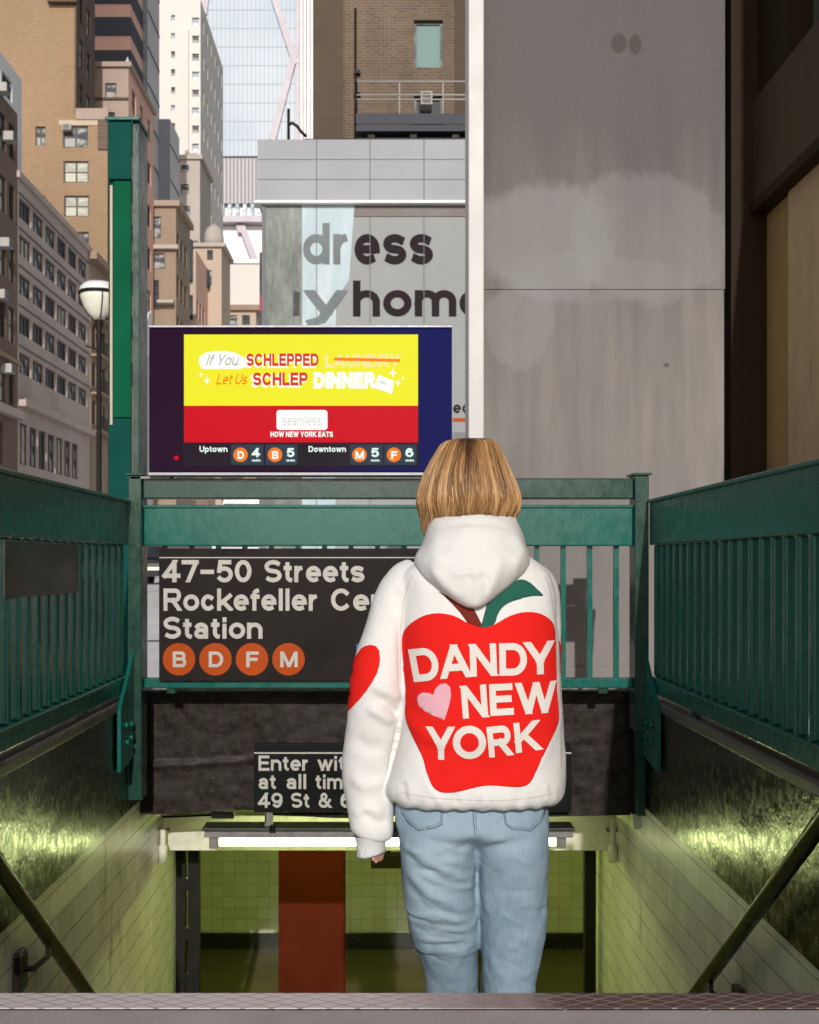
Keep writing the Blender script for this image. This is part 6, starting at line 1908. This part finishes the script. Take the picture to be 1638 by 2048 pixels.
# --- hair: a combed shell of strands over a cap
Hr = [(877.5, 932, 956, 2.83, 2.86), (880, 906, 976, 2.80, 2.89), (886, 890, 990, 2.78, 2.915), (898, 881, 997, 2.765, 2.935), (920, 868, 1008, 2.75, 2.95), (945, 855, 1018, 2.739, 2.955), (968, 847, 1028, 2.732, 2.955), (990, 842, 1036, 2.727, 2.95), (1008, 841, 1038, 2.729, 2.945),
      (1024, 845, 1033, 2.739, 2.94), (1040, 849, 1026, 2.752, 2.935), (1060, 848, 1032, 2.758, 2.93), (1082, 854, 1026, 2.768, 2.92)]
HR = [np.array((pz2(py, 2.83), X(a, 2.83), X(b_, 2.83), yb, yf)) for py, a, b_, yb, yf in Hr]
HRs = catmull(HR, 6)
def hair_pt(s, ang, off):
    """s 0 (crown) .. 1 (tips); ang: -90 deg is straight back"""
    q = s * (len(HRs) - 1); i = int(min(q, len(HRs) - 2)); t = q - i
    z, xl, xr, yb, yf = HRs[i] * (1 - t) + HRs[i + 1] * t
    cx, cy, rx, ry = (xl + xr) / 2, (yb + yf) / 2, (xr - xl) / 2, (yf - yb) / 2
    return Vector((cx + (rx + off) * math.cos(ang), cy + (ry + off) * math.sin(ang), z))
cap = MB()
rows = 46; segs = 72
vs, fs, tones = [], [], []
for i in range(rows + 1):
    s = i / rows
    for k_ in range(segs):
        a = R(-225 + 270 * k_ / (segs - 1))
        vs.append(hair_pt(s, a, -0.008)); 
for i in range(rows):
    for k_ in range(segs - 1):
        fs.append((i * segs + k_, i * segs + k_ + 1, (i + 1) * segs + k_ + 1, (i + 1) * segs + k_))
vs = [tuple(v) for v in vs]
rng = random.Random(11)
def tone_at(s, ang, base, x=None):
    """dark roots in a band down the parting, lighter lengths"""
    d = 0.0 if x is None else (x - px2(939, 2.75))
    root = (0.0 if x is None or math.sin(ang) > 0.2 else math.exp(-(d / (0.017 + 0.012 * s)) ** 2) * max(0.0, min(1.0, 1.35 - s / 0.52)) * 0.62) + max(0, 1 - s / 0.14) * 0.28
    return max(0.0, min(1.0, base - root - 0.10 * max(0, (s - 0.75) / 0.25)))
tones = []
for i in range(rows + 1):
    for k_ in range(segs):
        tones.append(tone_at(i / rows, R(-225 + 270 * k_ / (segs - 1)), 0.30, vs[i * segs + k_][0]))
sm_flags = len(fs)
strands_v, strands_f = [], []
clumps = [(rng.uniform(-225, 45), rng.uniform(-4, 4), rng.uniform(0.44, 0.90), rng.uniform(0, 6.28)) for _ in range(120)]
for c_ang, c_sw, c_tone, ph in clumps:
    c_off = rng.gauss(0, 0.0022)
    nn_ = 26
    for j in range(nn_):
        a0 = c_ang + rng.gauss(0, 1.7)
        off0 = rng.uniform(-0.003, 0.0030) + c_off
        s0 = rng.uniform(0.0, 0.06) if rng.random() < 0.7 else rng.uniform(0.05, 0.3)
        s1 = rng.uniform(0.86, 1.0)
        if -200 < c_ang < -10: s1 = rng.uniform(0.70, 0.99)
        base = c_tone + rng.gauss(0, 0.13)
        r0 = rng.uniform(0.0006, 0.0014)
        npt = 16
        fly = rng.random() < 0.035
        pts, rs, tn = [], [], []
        for q in range(npt):
            t = q / (npt - 1); s = s0 + (s1 - s0) * t
            ang = R(a0 + c_sw * math.sin(t * 3.4 + ph) * 1.5 * (0.3 + t) + rng.gauss(0, 0.2))
            conv = (1 - t) * 0.0 
            off = off0 + 0.004 * math.sin(t * 3.1 + ph) + (rng.uniform(0.003, 0.010) * t ** 1.5 if fly else 0) + 0.002 * t * math.sin(ph * 3 + t * 5)
            pts.append(hair_pt(s, ang, off)); rs.append(r0 * (0.55 + 0.9 * math.sin(math.pi * min(1, t * 0.9 + 0.08))) * (1.0 if t < 0.85 else (1 - t) / 0.15 * 0.9 + 0.1))
            tn.append(tone_at(s, ang, base, pts[-1].x))
        o0 = len(vs)
        tmp = MB(); tmp.tube(pts, rs, 5)
        vs += tmp.v; fs += [tuple(i + o0 for i in f) for f in tmp.f]
        for q in range(npt): tones += [tn[q]] * 5
me = bpy.data.meshes.new('hair')
me.from_pydata(vs, [], fs)
at = me.attributes.new('tone', 'FLOAT', 'POINT')
at.data.foreach_set('value', tones)
for p in me.polygons: p.use_smooth = True
me.materials.append(MAT['hair'])
link(me, 'hair', person)
